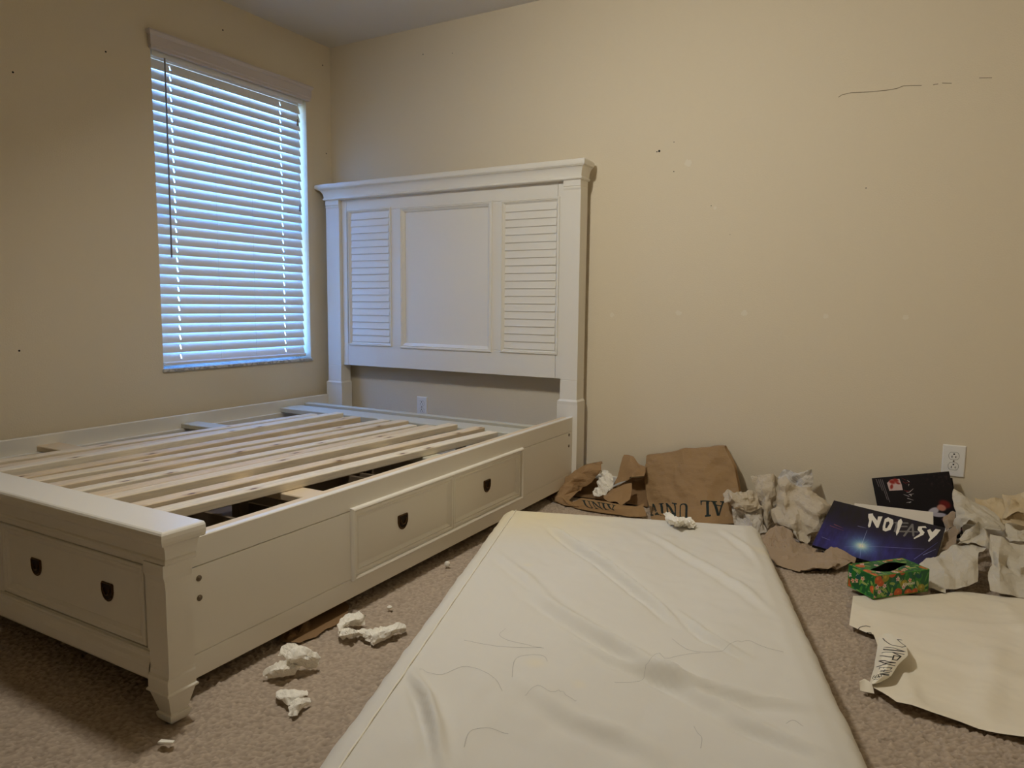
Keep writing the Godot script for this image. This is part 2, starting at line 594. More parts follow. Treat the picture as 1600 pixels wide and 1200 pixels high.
func carpet() -> ArrayMesh:
	var n1 := FastNoiseLite.new()
	n1.seed = 11
	n1.frequency = 1.6
	var n2 := FastNoiseLite.new()
	n2.seed = 12
	n2.frequency = 95.0
	n2.fractal_octaves = 2
	var rng := RandomNumberGenerator.new()
	rng.seed = 77
	var xs := PackedFloat32Array()
	var x := 0.0
	while x < RX:
		xs.append(x)
		x += 0.0052 if x > 0.7 else 0.05
	xs.append(RX)
	var zs := PackedFloat32Array()
	var z := 0.0
	while z < RZ:
		zs.append(z)
		z += 0.0052 if z > 0.1 and z < 2.8 else 0.05
	zs.append(RZ)
	var nx := xs.size()
	var nz := zs.size()
	var vs := PackedVector3Array()
	var cs := PackedColorArray()
	var ns := PackedVector3Array()
	vs.resize(nx * nz)
	cs.resize(nx * nz)
	ns.resize(nx * nz)
	var base := Color8(174, 157, 138).srgb_to_linear()
	for j in nz:
		for i in nx:
			var px := xs[i]
			var pz := zs[j]
			var t := n2.get_noise_2d(px, pz)
			var r := rng.randf()
			if px < 0.7 or pz < 0.1 or pz > 2.8: r = 0.5
			var h := -0.006 + t * 0.0045 + (r - 0.5) * 0.0062
			var q := j * nx + i
			h -= 0.012 * (1.0 - smoothstep(0.035, 0.10, Vector2(px - 1.778, pz - 2.385).length()))
			vs[q] = V(px + (rng.randf() - 0.5) * 0.0026, minf(h, 0.002), pz + (rng.randf() - 0.5) * 0.0026)
			var k := 1.0 + 0.07 * n1.get_noise_2d(px, pz) + 0.42 * (r - 0.5) + 0.20 * t
			cs[q] = Color(base.r * k, base.g * k, base.b * k)
	for j in nz:
		for i in nx:
			var q := j * nx + i
			var l := vs[q - 1] if i > 0 else vs[q]
			var r2 := vs[q + 1] if i < nx - 1 else vs[q]
			var u := vs[q - nx] if j > 0 else vs[q]
			var d := vs[q + nx] if j < nz - 1 else vs[q]
			ns[q] = (d - u).cross(r2 - l).normalized()
	var ix := PackedInt32Array()
	ix.resize((nx - 1) * (nz - 1) * 6)
	var w := 0
	for j in nz - 1:
		for i in nx - 1:
			var q := j * nx + i
			ix[w] = q
			ix[w + 1] = q + 1
			ix[w + 2] = q + nx
			ix[w + 3] = q + 1
			ix[w + 4] = q + nx + 1
			ix[w + 5] = q + nx
			w += 6
	var arr := []
	arr.resize(Mesh.ARRAY_MAX)
	arr[Mesh.ARRAY_VERTEX] = vs
	arr[Mesh.ARRAY_NORMAL] = ns
	arr[Mesh.ARRAY_COLOR] = cs
	arr[Mesh.ARRAY_INDEX] = ix
	var m := ArrayMesh.new()
	m.add_surface_from_arrays(Mesh.PRIMITIVE_TRIANGLES, arr)
	return m

func window_and_blind() -> void:
	var st := begin()
	# frame set deep in the reveal: jambs, head, foot and a meeting rail
	var xo := -0.13
	var xi := -0.085
	box(st, V(xo, WY0, WZ0), V(xi, WY1, WZ0 + 0.035), 0.003)
	box(st, V(xo, WY0, WZ1 - 0.035), V(xi, WY1, WZ1), 0.003)
	box(st, V(xo, WY1 - 0.035, WZ0 + 0.035), V(xi, WY1, WZ1 - 0.035), 0.003)
	box(st, V(xo, WY0, WZ0 + 0.035), V(xi, WY0 + 0.035, WZ1 - 0.035), 0.003)
	box(st, V(xo, 1.33, WZ0 + 0.035), V(xi, 1.365, WZ1 - 0.035), 0.003)
	var fr := struct("window_1", done(st), M.window_frame)
	put("pane", box_mesh(V(-0.112, WY0 + 0.03, WZ0 + 0.03), V(-0.108, 1.34, WZ1 - 0.03), 0.0003), M.glass, fr)
	put("pane", box_mesh(V(-0.112, 1.355, WZ0 + 0.03), V(-0.108, WY1 - 0.03, WZ1 - 0.03), 0.0003), M.glass, fr)
	struct("window_sill", box_mesh(V(-0.13, WY0 - 0.017, WZ0 - 0.006), V(0.012, WY0, WZ1 + 0.006), 0.003), M.marble)
	# blind
	var t := thing("window_blind", V(-0.03, WY0 + 0.01, 0.68), "white two inch slat window blind, closed, with valance and tilt wand", "window blind")
	var s2 := begin()
	var prof := [[2.085, 0.016], [2.089, 0.020], [2.100, 0.020], [2.106, 0.024], [2.145, 0.024], [2.150, 0.029], [2.160, 0.033], [2.167, 0.033]]
	var rings := []
	for p in prof:
		rings.append([p[0], 0.001, p[1], 0.203 - p[1], 1.154 + p[1]])
	loft(s2, rings)
	put("valance", done(s2), M.valance, t)
	put("head_rail", box_mesh(V(-0.065, 2.062, 0.215), V(-0.008, 2.098, 1.152), 0.002), M.blind, t)
	var holes := [0.364, 0.581, 0.811, 1.044]
	var w := 0.0525
	var slat := slat_mesh(w, 0.222, 1.150, [0.364, 1.044])
	var top := 2.036
	var n := 30
	var pitch := (top - 0.652) / (n - 1)
	for k in n:
		var o := MeshInstance3D.new()
		o.mesh = slat
		o.material_override = M.blind
		o.name = "blind_slat"
		t.add_child(o, true)
		o.position = V(-0.036, top - pitch * k, 0.0) - t.position
		o.rotation.z = -deg_to_rad(SLAT_TILT + 1.2 * sin(k * 2.1))
	put("bottom_rail", box_mesh(V(-0.060, 0.612, 0.222), V(-0.012, 0.630, 1.150), 0.004), M.blind, t)
	for z in holes:
		var s3 := begin()
		tube(s3, [V(-0.036 + 0.5 * w * cos(deg_to_rad(SLAT_TILT)) + 0.001, 2.07, z), V(-0.036 + 0.5 * w * cos(deg_to_rad(SLAT_TILT)) + 0.001, 0.63, z)], 0.0007, 5)
		tube(s3, [V(-0.036 - 0.5 * w * cos(deg_to_rad(SLAT_TILT)) - 0.002, 2.07, z), V(-0.036 - 0.5 * w * cos(deg_to_rad(SLAT_TILT)) - 0.002, 0.63, z)], 0.0007, 5)
		put("ladder_cord", done(s3), M.cord, t)
	var s4 := begin(false)
	tube(s4, [V(0.006, 2.062, 1.098), V(0.008, 1.6, 1.101), V(0.008, 1.137, 1.104)], 0.0042, 6)
	put("tilt_wand", done(s4), M.wand, t, "grey tilt wand")
	for c in [[0.262, 1.97], [0.258, 1.49]]:
		var s5 := begin(false)
		tube(s5, [V(-0.006, 2.07, c[0]), V(-0.005, c[1], c[0])], 0.0009, 5)
		put("lift_cord", done(s5), M.cord, t)
		var s6 := begin(false)
		lathe(s6, V(-0.005, c[1] - 0.035, c[0]), [[0.0, 0.0], [0.0062, 0.0], [0.0056, 0.02], [0.0025, 0.037], [0.0, 0.038]], 10)
		put("cord_tassel", done(s6), M.wand, t)

const SLAT_TILT := 70.5

func lathe(st: SurfaceTool, at: Vector3, prof: Array, n: int) -> void:
	for i in prof.size() - 1:
		for k in n:
			var a := TAU * k / n
			var b := TAU * (k + 1) / n
			var q := []
			for e in [[i, a], [i, b], [i + 1, b], [i + 1, a]]:
				var r: float = prof[e[0]][0]
				q.append(at + V(cos(e[1]) * r, prof[e[0]][1], sin(e[1]) * r))
			var o := V(cos((a + b) / 2), 0.3 if prof[i + 1][0] < prof[i][0] else -0.3, sin((a + b) / 2))
			if prof[i][0] < 1e-5: q = [q[0], q[2], q[3]]
			elif prof[i + 1][0] < 1e-5: q = [q[0], q[1], q[2]]
			face(st, q, o)

# a slightly crowned slat along z with slots for the cords, its width along x
func slat_mesh(w: float, z0: float, z1: float, holes: Array) -> ArrayMesh:
	var st := begin()
	var cuts := [z0]
	for h in holes:
		cuts.append(h - 0.0045)
		cuts.append(h + 0.0045)
	cuts.append(z1)
	for i in cuts.size() - 1:
		var strips := [[-0.5, 0.5]] if i % 2 == 0 else [[-0.5, -0.22], [0.22, 0.5]]
		for s in strips:
			var k := 8 if i % 2 == 0 else 2
			for j in k:
				var a: float = lerpf(s[0], s[1], float(j) / k)
				var b: float = lerpf(s[0], s[1], float(j + 1) / k)
				var ya := 0.003 * (1.0 - 4.0 * a * a)
				var yb := 0.003 * (1.0 - 4.0 * b * b)
				var pa := V(a * w, ya, 0)
				var pb := V(b * w, yb, 0)
				var th := V(0, -0.0026, 0)
				var q0 := V(0, 0, cuts[i])
				var q1 := V(0, 0, cuts[i + 1])
				face(st, [pa + q0, pb + q0, pb + q1, pa + q1], V(0, 1, 0))
				face(st, [pa + q0 + th, pb + q0 + th, pb + q1 + th, pa + q1 + th], V(0, -1, 0))
				if j == 0: face(st, [pa + q0, pa + q1, pa + q1 + th, pa + q0 + th], V(-1, 0, 0))
				if j == k - 1: face(st, [pb + q0, pb + q1, pb + q1 + th, pb + q0 + th], V(1, 0, 0))
				if i == 0: face(st, [pa + q0, pb + q0, pb + q0 + th, pa + q0 + th], V(0, 0, -1))
				if i == cuts.size() - 2: face(st, [pa + q1, pb + q1, pb + q1 + th, pa + q1 + th], V(0, 0, 1))
	return done(st)

func ceiling_lamp() -> void:
	# a swivel spot on the ceiling, its round face turned down and towards the back wall
	var t := thing("ceiling_lamp", V(LAMP_AT.x, RH, LAMP_AT.z), "white swivel lamp on the ceiling above the bed, turned towards the headboard wall", "lamp")
	var st := begin(false)
	lathe(st, V(LAMP_AT.x, RH - 0.02, LAMP_AT.z), [[0.0, 0.0], [0.055, 0.0], [0.058, 0.004], [0.058, 0.02], [0.0, 0.02]], 24)
	tube(st, [V(LAMP_AT.x, RH - 0.01, LAMP_AT.z), LAMP_AT - LAMP_DIR * 0.05], 0.008, 8)
	put("bracket", done(st), M.trim, t)
	var u := V(1, 0, 0)
	var v := LAMP_DIR.cross(u).normalized()
	var s2 := begin()
	plate(s2, disc(0.15, 32), LAMP_AT - LAMP_DIR * 0.045, u, v, LAMP_DIR, 0.03)
	put("lamp_head", done(s2), M.trim, t)
	var s3 := begin()
	plate(s3, disc(0.135, 32), LAMP_AT - LAMP_DIR * 0.0155, u, v, LAMP_DIR, 0.012)
	var m := mat(Color(0.95, 0.93, 0.88), 0.6)
	m.emission_enabled = true
	m.emission = Color(1.0, 0.95, 0.88)
	m.emission_energy_multiplier = 1.2
	put("lamp_diffuser", done(s3), m, t)
	var l := AreaLight3D.new()
	l.name = "ceiling_lamp_light"
	l.area_size = Vector2(0.24, 0.24)
	l.area_normalize_energy = true
	l.light_energy = LAMP_ENERGY
	l.light_color = Color(1.0, 0.99, 0.962)
	l.area_range = 12.0
	l.area_attenuation = 2.0
	l.shadow_enabled = true
	l.transform = Transform3D(Basis.looking_at(LAMP_DIR, V(0, 0, -1)), LAMP_AT)
	add_child(l)

# ------------------------------------------------------------------ bed
func bed() -> void:
	var t := thing("storage_bed", V(0.91, 0, 1.25), "white wooden storage bed frame with louvered headboard and bronze drawer pulls", "bed")
	headboard(t)
	footboard(t)
	# side rails, a little askew: local frame of each rail, x outwards, z towards the foot
	for side in [1, -1]:
		side_rail(t, side)
	# cross planks that carry the slats, and the wide board at the head
	var k := 0
	for z in [1.76, 1.10]:
		var st := begin()
		box(st, V(0.085, 0.315, z - 0.045), V(1.68, 0.338, z + 0.045), 0.003)
		put("support_plank", done(st), M.ledger if k == 0 else M.green_pine, t)
		k += 1
	var hb := begin()
	box(hb, V(0.085, 0.315, 0.385), V(1.675, 0.342, 0.525), 0.003)
	put("support_plank", done(hb), M.green_pine, t, "pale greenish board across the head end")
	var hb2 := begin()
	box(hb2, V(0.085, 0.318, 0.30), V(1.675, 0.35, 0.345), 0.003)
	put("support_plank", done(hb2), M.green_pine, t)
	for z in [1.76, 1.10, 0.45]:
		for x in [0.55, 1.25]:
			put("support_leg", box_mesh(V(x - 0.02, 0.0, z - 0.02), V(x + 0.02, 0.315, z + 0.02), 0.003), M.dark_board, t)
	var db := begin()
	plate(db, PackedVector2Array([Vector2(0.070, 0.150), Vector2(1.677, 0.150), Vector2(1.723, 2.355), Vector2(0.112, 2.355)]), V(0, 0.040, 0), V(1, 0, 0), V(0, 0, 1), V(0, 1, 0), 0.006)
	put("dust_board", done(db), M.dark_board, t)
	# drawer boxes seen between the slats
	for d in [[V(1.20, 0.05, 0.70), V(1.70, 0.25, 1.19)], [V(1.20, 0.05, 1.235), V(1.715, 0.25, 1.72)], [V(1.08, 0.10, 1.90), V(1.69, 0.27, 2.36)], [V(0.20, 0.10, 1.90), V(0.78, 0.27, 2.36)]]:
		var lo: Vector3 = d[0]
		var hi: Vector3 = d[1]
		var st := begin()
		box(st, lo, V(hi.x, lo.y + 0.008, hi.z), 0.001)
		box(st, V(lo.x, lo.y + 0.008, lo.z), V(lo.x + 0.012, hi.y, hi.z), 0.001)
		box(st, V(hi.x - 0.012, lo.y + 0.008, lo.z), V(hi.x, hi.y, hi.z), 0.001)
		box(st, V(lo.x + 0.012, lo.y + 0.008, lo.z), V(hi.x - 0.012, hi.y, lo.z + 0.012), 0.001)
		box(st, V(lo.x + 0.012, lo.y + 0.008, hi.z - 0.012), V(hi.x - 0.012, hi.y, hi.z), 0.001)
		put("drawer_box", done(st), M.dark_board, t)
	# black casters below the foot end drawers
	for c in [V(1.635, 0, 2.31), V(1.46, 0, 2.28), V(0.9, 0, 2.30), V(0.3, 0, 2.30)]:
		var st := begin(false)
		lathe(st, c, [[0.0, 0.0], [0.02, 0.0], [0.022, 0.006], [0.022, 0.10], [0.0, 0.10]], 14)
		put("caster", done(st), M.black, t, "black caster under the bed")

func headboard(t: Node3D) -> void:
	var st := begin()
	var zf := 0.100
	# stiles, rails of the field and the boards behind the panels
	box(st, V(0.166, 0.560, 0.055), V(0.206, 1.535, zf), 0.0015)
	box(st, V(1.585, 0.560, 0.055), V(1.624, 1.535, zf), 0.0015)
	box(st, V(0.2075, 0.560, 0.055), V(1.5835, 0.690, zf), 0.0015)
	box(st, V(0.2075, 1.455, 0.055), V(1.5835, 1.535, zf), 0.0015)
	box(st, V(0.535, 0.6905, 0.055), V(0.606, 1.4545, zf), 0.0015)
	box(st, V(1.205, 0.6905, 0.055), V(1.268, 1.4545, zf), 0.0015)
	box(st, V(0.170, 0.565, 0.050), V(1.620, 1.53, 0.070), 0.0005)
	box(st, V(0.606, 0.69, 0.060), V(1.205, 1.455, 0.090), 0.0005)
	var hb := put("headboard", done(st), M.bed, t)
	# posts
	for p in [[0.064, 0.166, 0.054, 0.176], [1.624, 1.716, 1.612, 1.724]]:
		var s2 := begin()
		loft(s2, [[0.0, p[2], p[3], 0.040, 0.128], [0.435, p[2], p[3], 0.040, 0.128], [0.452, p[2] + 0.001, p[3] - 0.001, 0.040, 0.130], [0.462, p[0], p[1], 0.040, 0.122], [0.555, p[0], p[1], 0.040, 0.120], [0.557, p[0] + 0.0012, p[1] - 0.0012, 0.041, 0.1185], [0.559, p[0], p[1], 0.040, 0.120], [1.480, p[0], p[1], 0.040, 0.120], [1.488, p[0], p[1], 0.040, 0.1235], [1.494, p[0], p[1], 0.040, 0.1235], [1.496, p[0] + 0.001, p[1] - 0.001, 0.040, 0.1205], [1.499, p[0], p[1], 0.040, 0.1245], [1.532, p[0], p[1], 0.040, 0.1245]])
		put("headboard_post", done(s2), M.bed, hb)
	# crown: bead, cove and slab, mitred at both ends
	var s3 := begin()
	var rings := []
	var bx0 := 0.058
	var bx1 := 1.720
	var bz := 0.128
	for q in [[1.527, 0.0], [1.530, 0.005], [1.534, 0.0065], [1.538, 0.005], [1.540, 0.002]]:
		rings.append([q[0], bx0 - q[1], bx1 + q[1], 0.036, bz + q[1]])
	for k in 9:
		var a := (PI / 2) * k / 8.0
		var o := 0.001 + 0.020 * (1.0 - cos(a))
		var y := 1.541 + 0.047 * sin(a)
		rings.append([y, bx0 - o * 2.0, bx1 + o, 0.036, bz + o * 0.95])
	for q in [[1.5885, 0.019], [1.591, 0.019], [1.592, 0.023], [1.596, 0.0255], [1.604, 0.0262], [1.612, 0.0255], [1.617, 0.0235], [1.620, 0.019]]:
		rings.append([q[0], bx0 - q[1] * 2.1, bx1 + q[1], 0.036, bz + q[1] * 0.9])
	loft(s3, rings)
	put("headboard_crown", done(s3), M.bed, hb)
	# panel mouldings
	for f in [[0.219, 0.681, 0.539, 1.467, 0.020], [0.602, 0.676, 1.209, 1.463, 0.030], [1.264, 0.679, 1.597, 1.455, 0.020]]:
		var s4 := begin()
		var wd: float = f[4]
		frame(s4, V(f[0], f[1], zf), V(1, 0, 0), V(0, 1, 0), V(0, 0, 1), f[2] - f[0], f[3] - f[1], [[0.0, -0.002], [0.0, 0.005], [0.002, 0.007], [wd * 0.28, 0.007], [wd * 0.36, 0.0035], [wd * 0.5, 0.0055], [wd * 0.6, 0.002], [wd * 0.82, -0.002], [wd, -0.006], [wd, -0.020]])
		put("panel_moulding", done(s4), M.bed, hb)
	# louvers
	for f in [[0.239, 0.701, 0.519, 1.447], [1.284, 0.699, 1.577, 1.435]]:
		var n := 19
		var pitch: float = (f[3] - f[1]) / n
		var s5 := begin()
		var w: float = f[2] - f[0]
		# slanted slat: lower edge forward
		var pr := [Vector2(0.0955, 0.001), Vector2(0.0985, 0.0005), Vector2(0.0995, 0.0025), Vector2(0.0940, pitch + 0.003), Vector2(0.0905, pitch + 0.003)]
		for i in pr.size():
			var a: Vector2 = pr[i]
			var b: Vector2 = pr[(i + 1) % pr.size()]
			face(s5, [V(0, a.y, a.x), V(w, a.y, a.x), V(w, b.y, b.x), V(0, b.y, b.x)], V(0, -(b.x - a.x), b.y - a.y) if true else V(0, 0, 1))
		for x in [0.0, w]:
			var pts := []
			for a in pr: pts.append(V(x, a.y, a.x))
			face(s5, pts, V(1 if x > 0 else -1, 0, 0))
		var m := done(s5)
		for k in n:
			var o := put("louver_slat", m, M.bed, hb)
			o.position = V(f[0], f[1] + pitch * k, 0)

func handle(at: Vector3, u: Vector3, n: Vector3, parent: Node3D, s := 1.0) -> void:
	# recessed pull: D shaped plate, flat side up, with a rim, a dark pan and a ring
	var h := MeshInstance3D.new()
	h.name = "handle"
	h.material_override = M.bronze
	h.set_meta("label", "bronze half round drawer pull")
	var v := V(0, 1, 0)
	var outline := func(k: float) -> PackedVector2Array:
		var o := PackedVector2Array()
		var w := 0.0265 * s * k
		var y0 := 0.019 * s * k
		o.append(Vector2(-w, y0 - 0.003))
		o.append(Vector2(-w + 0.003, y0))
		o.append(Vector2(w - 0.003, y0))
		o.append(Vector2(w, y0 - 0.003))
		for i in 11:
			var a := -PI * (i + 0.6) / 11.2
			o.append(Vector2(cos(a) * w, sin(a) * 0.033 * s * k + 0.001))
		return o
	var st := begin()
	plate(st, outline.call(1.0), at, u, v, n, 0.003)
	var ring := []
	for p in outline.call(0.90):
		ring.append(at + u * p.x + v * p.y + n * 0.0036)
	ring.append(ring[0])
	tube(st, ring, 0.0016, 6)
	var bail := []
	for i in 13:
		var a := -PI * i / 12.0
		bail.append(at + u * cos(a) * 0.014 * s + v * (sin(a) * 0.018 * s + 0.004) + n * 0.0052)
	tube(st, bail, 0.0019, 6)
	h.mesh = done(st)
	parent.add_child(h, true)
	# the pan is a smaller, darker inlay drawn in the same pull
	var s2 := begin()
	plate(s2, outline.call(0.82), at, u, v, n, 0.0036)
	var am := h.mesh as ArrayMesh
	s2.generate_normals()
	s2.commit(am)
	h.material_override = null
	am.surface_set_material(0, M.bronze)
	am.surface_set_material(1, M.bronze_dark)

func footboard(t: Node3D) -> void:
	var st := begin()
	# panel board with drawer openings left as frames
	var zf := 2.386
	box(st, V(0.145, 0.08, 2.345), V(1.715, 0.145, zf), 0.001)
	box(st, V(0.145, 0.335, 2.345), V(1.715, 0.36, zf), 0.001)
	box(st, V(1.694, 0.145, 2.345), V(1.715, 0.335, zf), 0.001)
	box(st, V(0.785, 0.145, 2.345), V(1.073, 0.335, zf), 0.001)
	box(st, V(0.145, 0.145, 2.345), V(0.166, 0.335, zf), 0.001)
	var fb := put("footboard", done(st), M.bed, t)
	fb.position += V(0.026, 0, 0.018)
	fb.scale.y = 1.02
	# crown
	var s2 := begin()
	var rings := []
	var bx0 := 0.073
	var bx1 := 1.787
	var bz := 2.396
	for q in [[0.352, 0.0], [0.355, 0.005], [0.359, 0.006], [0.363, 0.005], [0.366, 0.002]]:
		rings.append([q[0], bx0 - q[1], bx1 + q[1], 2.325, bz + q[1]])
	for k in 9:
		var a := (PI / 2) * k / 8.0
		var o := 0.002 + 0.014 * (1.0 - cos(a))
		rings.append([0.367 + 0.033 * sin(a), bx0 - o, bx1 + o, 2.320, bz + o])
	for q in [[0.4005, 0.017], [0.403, 0.0205], [0.410, 0.023], [0.418, 0.0235], [0.426, 0.0225], [0.430, 0.020], [0.432, 0.016]]:
		rings.append([q[0], bx0 - q[1], bx1 + q[1], 2.312, bz + q[1]])
	loft(s2, rings)
	put("footboard_crown", done(s2), M.bed, fb)
	# base moulding along the bottom, an extruded profile
	var s3 := begin()
	var pr := [Vector2(2.386, 0.143), Vector2(2.391, 0.142), Vector2(2.393, 0.138), Vector2(2.391, 0.133), Vector2(2.392, 0.128), Vector2(2.396, 0.120), Vector2(2.3985, 0.110), Vector2(2.3985, 0.088), Vector2(2.396, 0.082), Vector2(2.390, 0.079), Vector2(2.36, 0.079), Vector2(2.36, 0.143)]
	for i in pr.size():
		var a: Vector2 = pr[i]
		var b: Vector2 = pr[(i + 1) % pr.size()]
		face(s3, [V(0.146, a.y, a.x), V(1.714, a.y, a.x), V(1.714, b.y, b.x), V(0.146, b.y, b.x)], V(0, b.x - a.x, a.y - b.y))
	put("base_moulding", done(s3), M.bed, fb)
	# posts with a shaped face, collar, tapering foot and bun
	for p in [[1.715, 1.785], [0.075, 0.145]]:
		var s4 := begin()
		var a: float = p[0]
		var b: float = p[1]
		var z0 := 2.332
		var z1 := 2.402
		var c := (a + b) * 0.5
		var zc := (z0 + z1) * 0.5
		var r := []
		for q in [[-0.013, 0.013], [-0.010, 0.0185], [-0.004, 0.0230], [0.003, 0.0252], [0.0095, 0.0258], [0.011, 0.0245], [0.012, 0.0205], [0.0605, 0.0335], [0.0615, 0.0365], [0.0635, 0.0385], [0.0665, 0.0385], [0.069, 0.0365], [0.070, 0.035]]:
			r.append([q[0], c - q[1], c + q[1], zc - q[1], zc + q[1]])
		for q in [[0.092, 0.0], [0.098, 0.001], [0.103, 0.004], [0.112, 0.0055], [0.30, 0.0055], [0.315, 0.004], [0.325, 0.001], [0.328, 0.0]]:
			r.append([q[0], a + q[1] * 0.4, b - q[1] * 0.4, z0, z1 - q[1]])
		r.append([0.353, a, b, z0, z1])
		loft(s4, r)
		put("bed_foot", done(s4), M.bed, fb)
	# two drawers
	for x in [[1.075, 1.692], [0.168, 0.783]]:
		var s5 := begin()
		var w: float = x[1] - x[0]
		frame(s5, V(x[0] + 0.002, 0.149, 2.382), V(1, 0, 0), V(0, 1, 0), V(0, 0, 1), w - 0.004, 0.184, [[0.0, -0.02], [0.0, 0.004], [0.002, 0.006], [0.008, 0.006], [0.013, 0.0035], [0.018, 0.003], [0.026, -0.0005], [0.028, -0.002]])
		box(s5, V(x[0] + 0.028, 0.176, 2.360), V(x[1] - 0.028, 0.307, 2.3805), 0.0005)
		var dr := put("footboard_drawer", done(s5), M.bed, t)
		dr.position += V(0.026, 0, 0.018)
		dr.scale.y = 1.02
		var mx: float = (x[0] + x[1]) * 0.5
		for dx in [-0.150, 0.158]:
			handle(V(mx + dx, 0.246, 2.3795), V(1, 0, 0), V(0, 0, 1), dr, 0.88)

func side_rail(t: Node3D, side: int) -> void:
	# rail built in its own axes: x outwards (outer face at 0), z from head to foot
	var L := 2.235
	var st := begin()
	box(st, V(-0.022, 0.3065, 0), V(0, 0.3775, L), 0.0025)
	var gaps := [[0.0, L]] if side < 0 else [[0.0, 0.550], [1.632, L]]
	for g in gaps:
		box(st, V(-0.022, 0.0965, g[0]), V(0, 0.3055, g[1]), 0.001)
		box(st, V(-0.020, 0.05, g[0] + 0.001), V(-0.004, 0.37, g[1] - 0.001), 0.0005)
	box(st, V(-0.022, 0.036, 0), V(0, 0.0955, L), 0.002)
	var rail := put("side_rail", done(st), M.bed, t)
	var xf := Transform3D()
	if side > 0:
		xf = Transform3D(Basis(Vector3.UP, atan(0.0215)), V(1.699, 0, 0.122))
	else:
		xf = Transform3D(Basis(V(-1, 0, 0), Vector3.UP, V(0, 0, 1)).orthonormalized(), V(0.042, 0, 0.122))
		xf.basis = Basis(Vector3.UP, atan(0.019)) * Basis.from_scale(V(-1, 1, 1))
	xf.origin -= t.position
	rail.transform = xf
	# ledger strip on the inner side
	var s2 := begin()
	if side > 0:
		box(s2, V(-0.050, 0.345, 0.02), V(-0.0225, 0.3755, L - 0.02), 0.002)
		box(s2, V(-0.045, 0.285, 0.02), V(-0.0225, 0.3145, L - 0.02), 0.002)
	else:
		box(s2, V(-0.045, 0.262, 0.02), V(-0.0225, 0.3145, L - 0.02), 0.002)
	put("ledger_strip", done(s2), M.ledger if side > 0 else M.bed, rail, "bare wood ledger strip" if side > 0 else "")
	for b in [[2.165, 0.277], [2.165, 0.229], [0.045, 0.293], [0.045, 0.238]]:
		var s3 := begin(false)
		for q in [[0.0075, 0.0015], [0.0045, 0.003]]:
			plate(s3, disc(q[0], 12), V(-0.0005, b[1], b[0]), V(0, 0, 1), V(0, 1, 0), V(1, 0, 0), q[1])
		put("bolt", done(s3), M.steel, rail, "dark steel bolt head")
	if side < 0:
		# screws on the inner face of the wall side rail
		for z in [0.45, 0.56, 1.32, 1.78]:
			var s3 := begin(false)
			plate(s3, disc(0.005, 8), V(-0.0447, 0.285, z), V(0, 0, 1), V(0, 1, 0), V(-1, 0, 0), 0.001)
			put("screw", done(s3), M.black, rail)
		return
	# bead round the pair of drawers
	var s4 := begin()
	frame(s4, V(0, 0.090, 0.543), V(0, 0, 1), V(0, 1, 0), V(1, 0, 0), 1.096, 0.225, [[0.0, -0.004], [0.0, 0.006], [0.0025, 0.0115], [0.0065, 0.0135], [0.0105, 0.0115], [0.013, 0.006], [0.013, -0.015]])
	put("drawer_bead", done(s4), M.bed, rail)
	var n := 0
	for d in [[0.5575, 1.0830], [1.0885, 1.6245]]:
		var s5 := begin()
		var x0 := 0.002 if n == 0 else 0.005
		var w: float = d[1] - d[0]
		frame(s5, V(x0, 0.1035, d[0]), V(0, 0, 1), V(0, 1, 0), V(1, 0, 0), w, 0.198, [[0.0, -0.012], [0.0, 0.0], [0.0015, 0.0015], [0.009, 0.0015], [0.013, -0.003], [0.017, -0.0005], [0.022, -0.005], [0.027, -0.009], [0.030, -0.0095]])
		box(s5, V(x0 - 0.02, 0.130, d[0] + 0.026), V(x0 - 0.009, 0.275, d[1] - 0.026), 0.0005)
		var dr := put("side_drawer", done(s5), M.bed, t)
		dr.transform = xf
		handle(V(x0 - 0.0095, 0.212, 0.825 if n == 0 else 1.378), V(0, 0, -1), V(1, 0, 0), dr, 1.0)
		n += 1

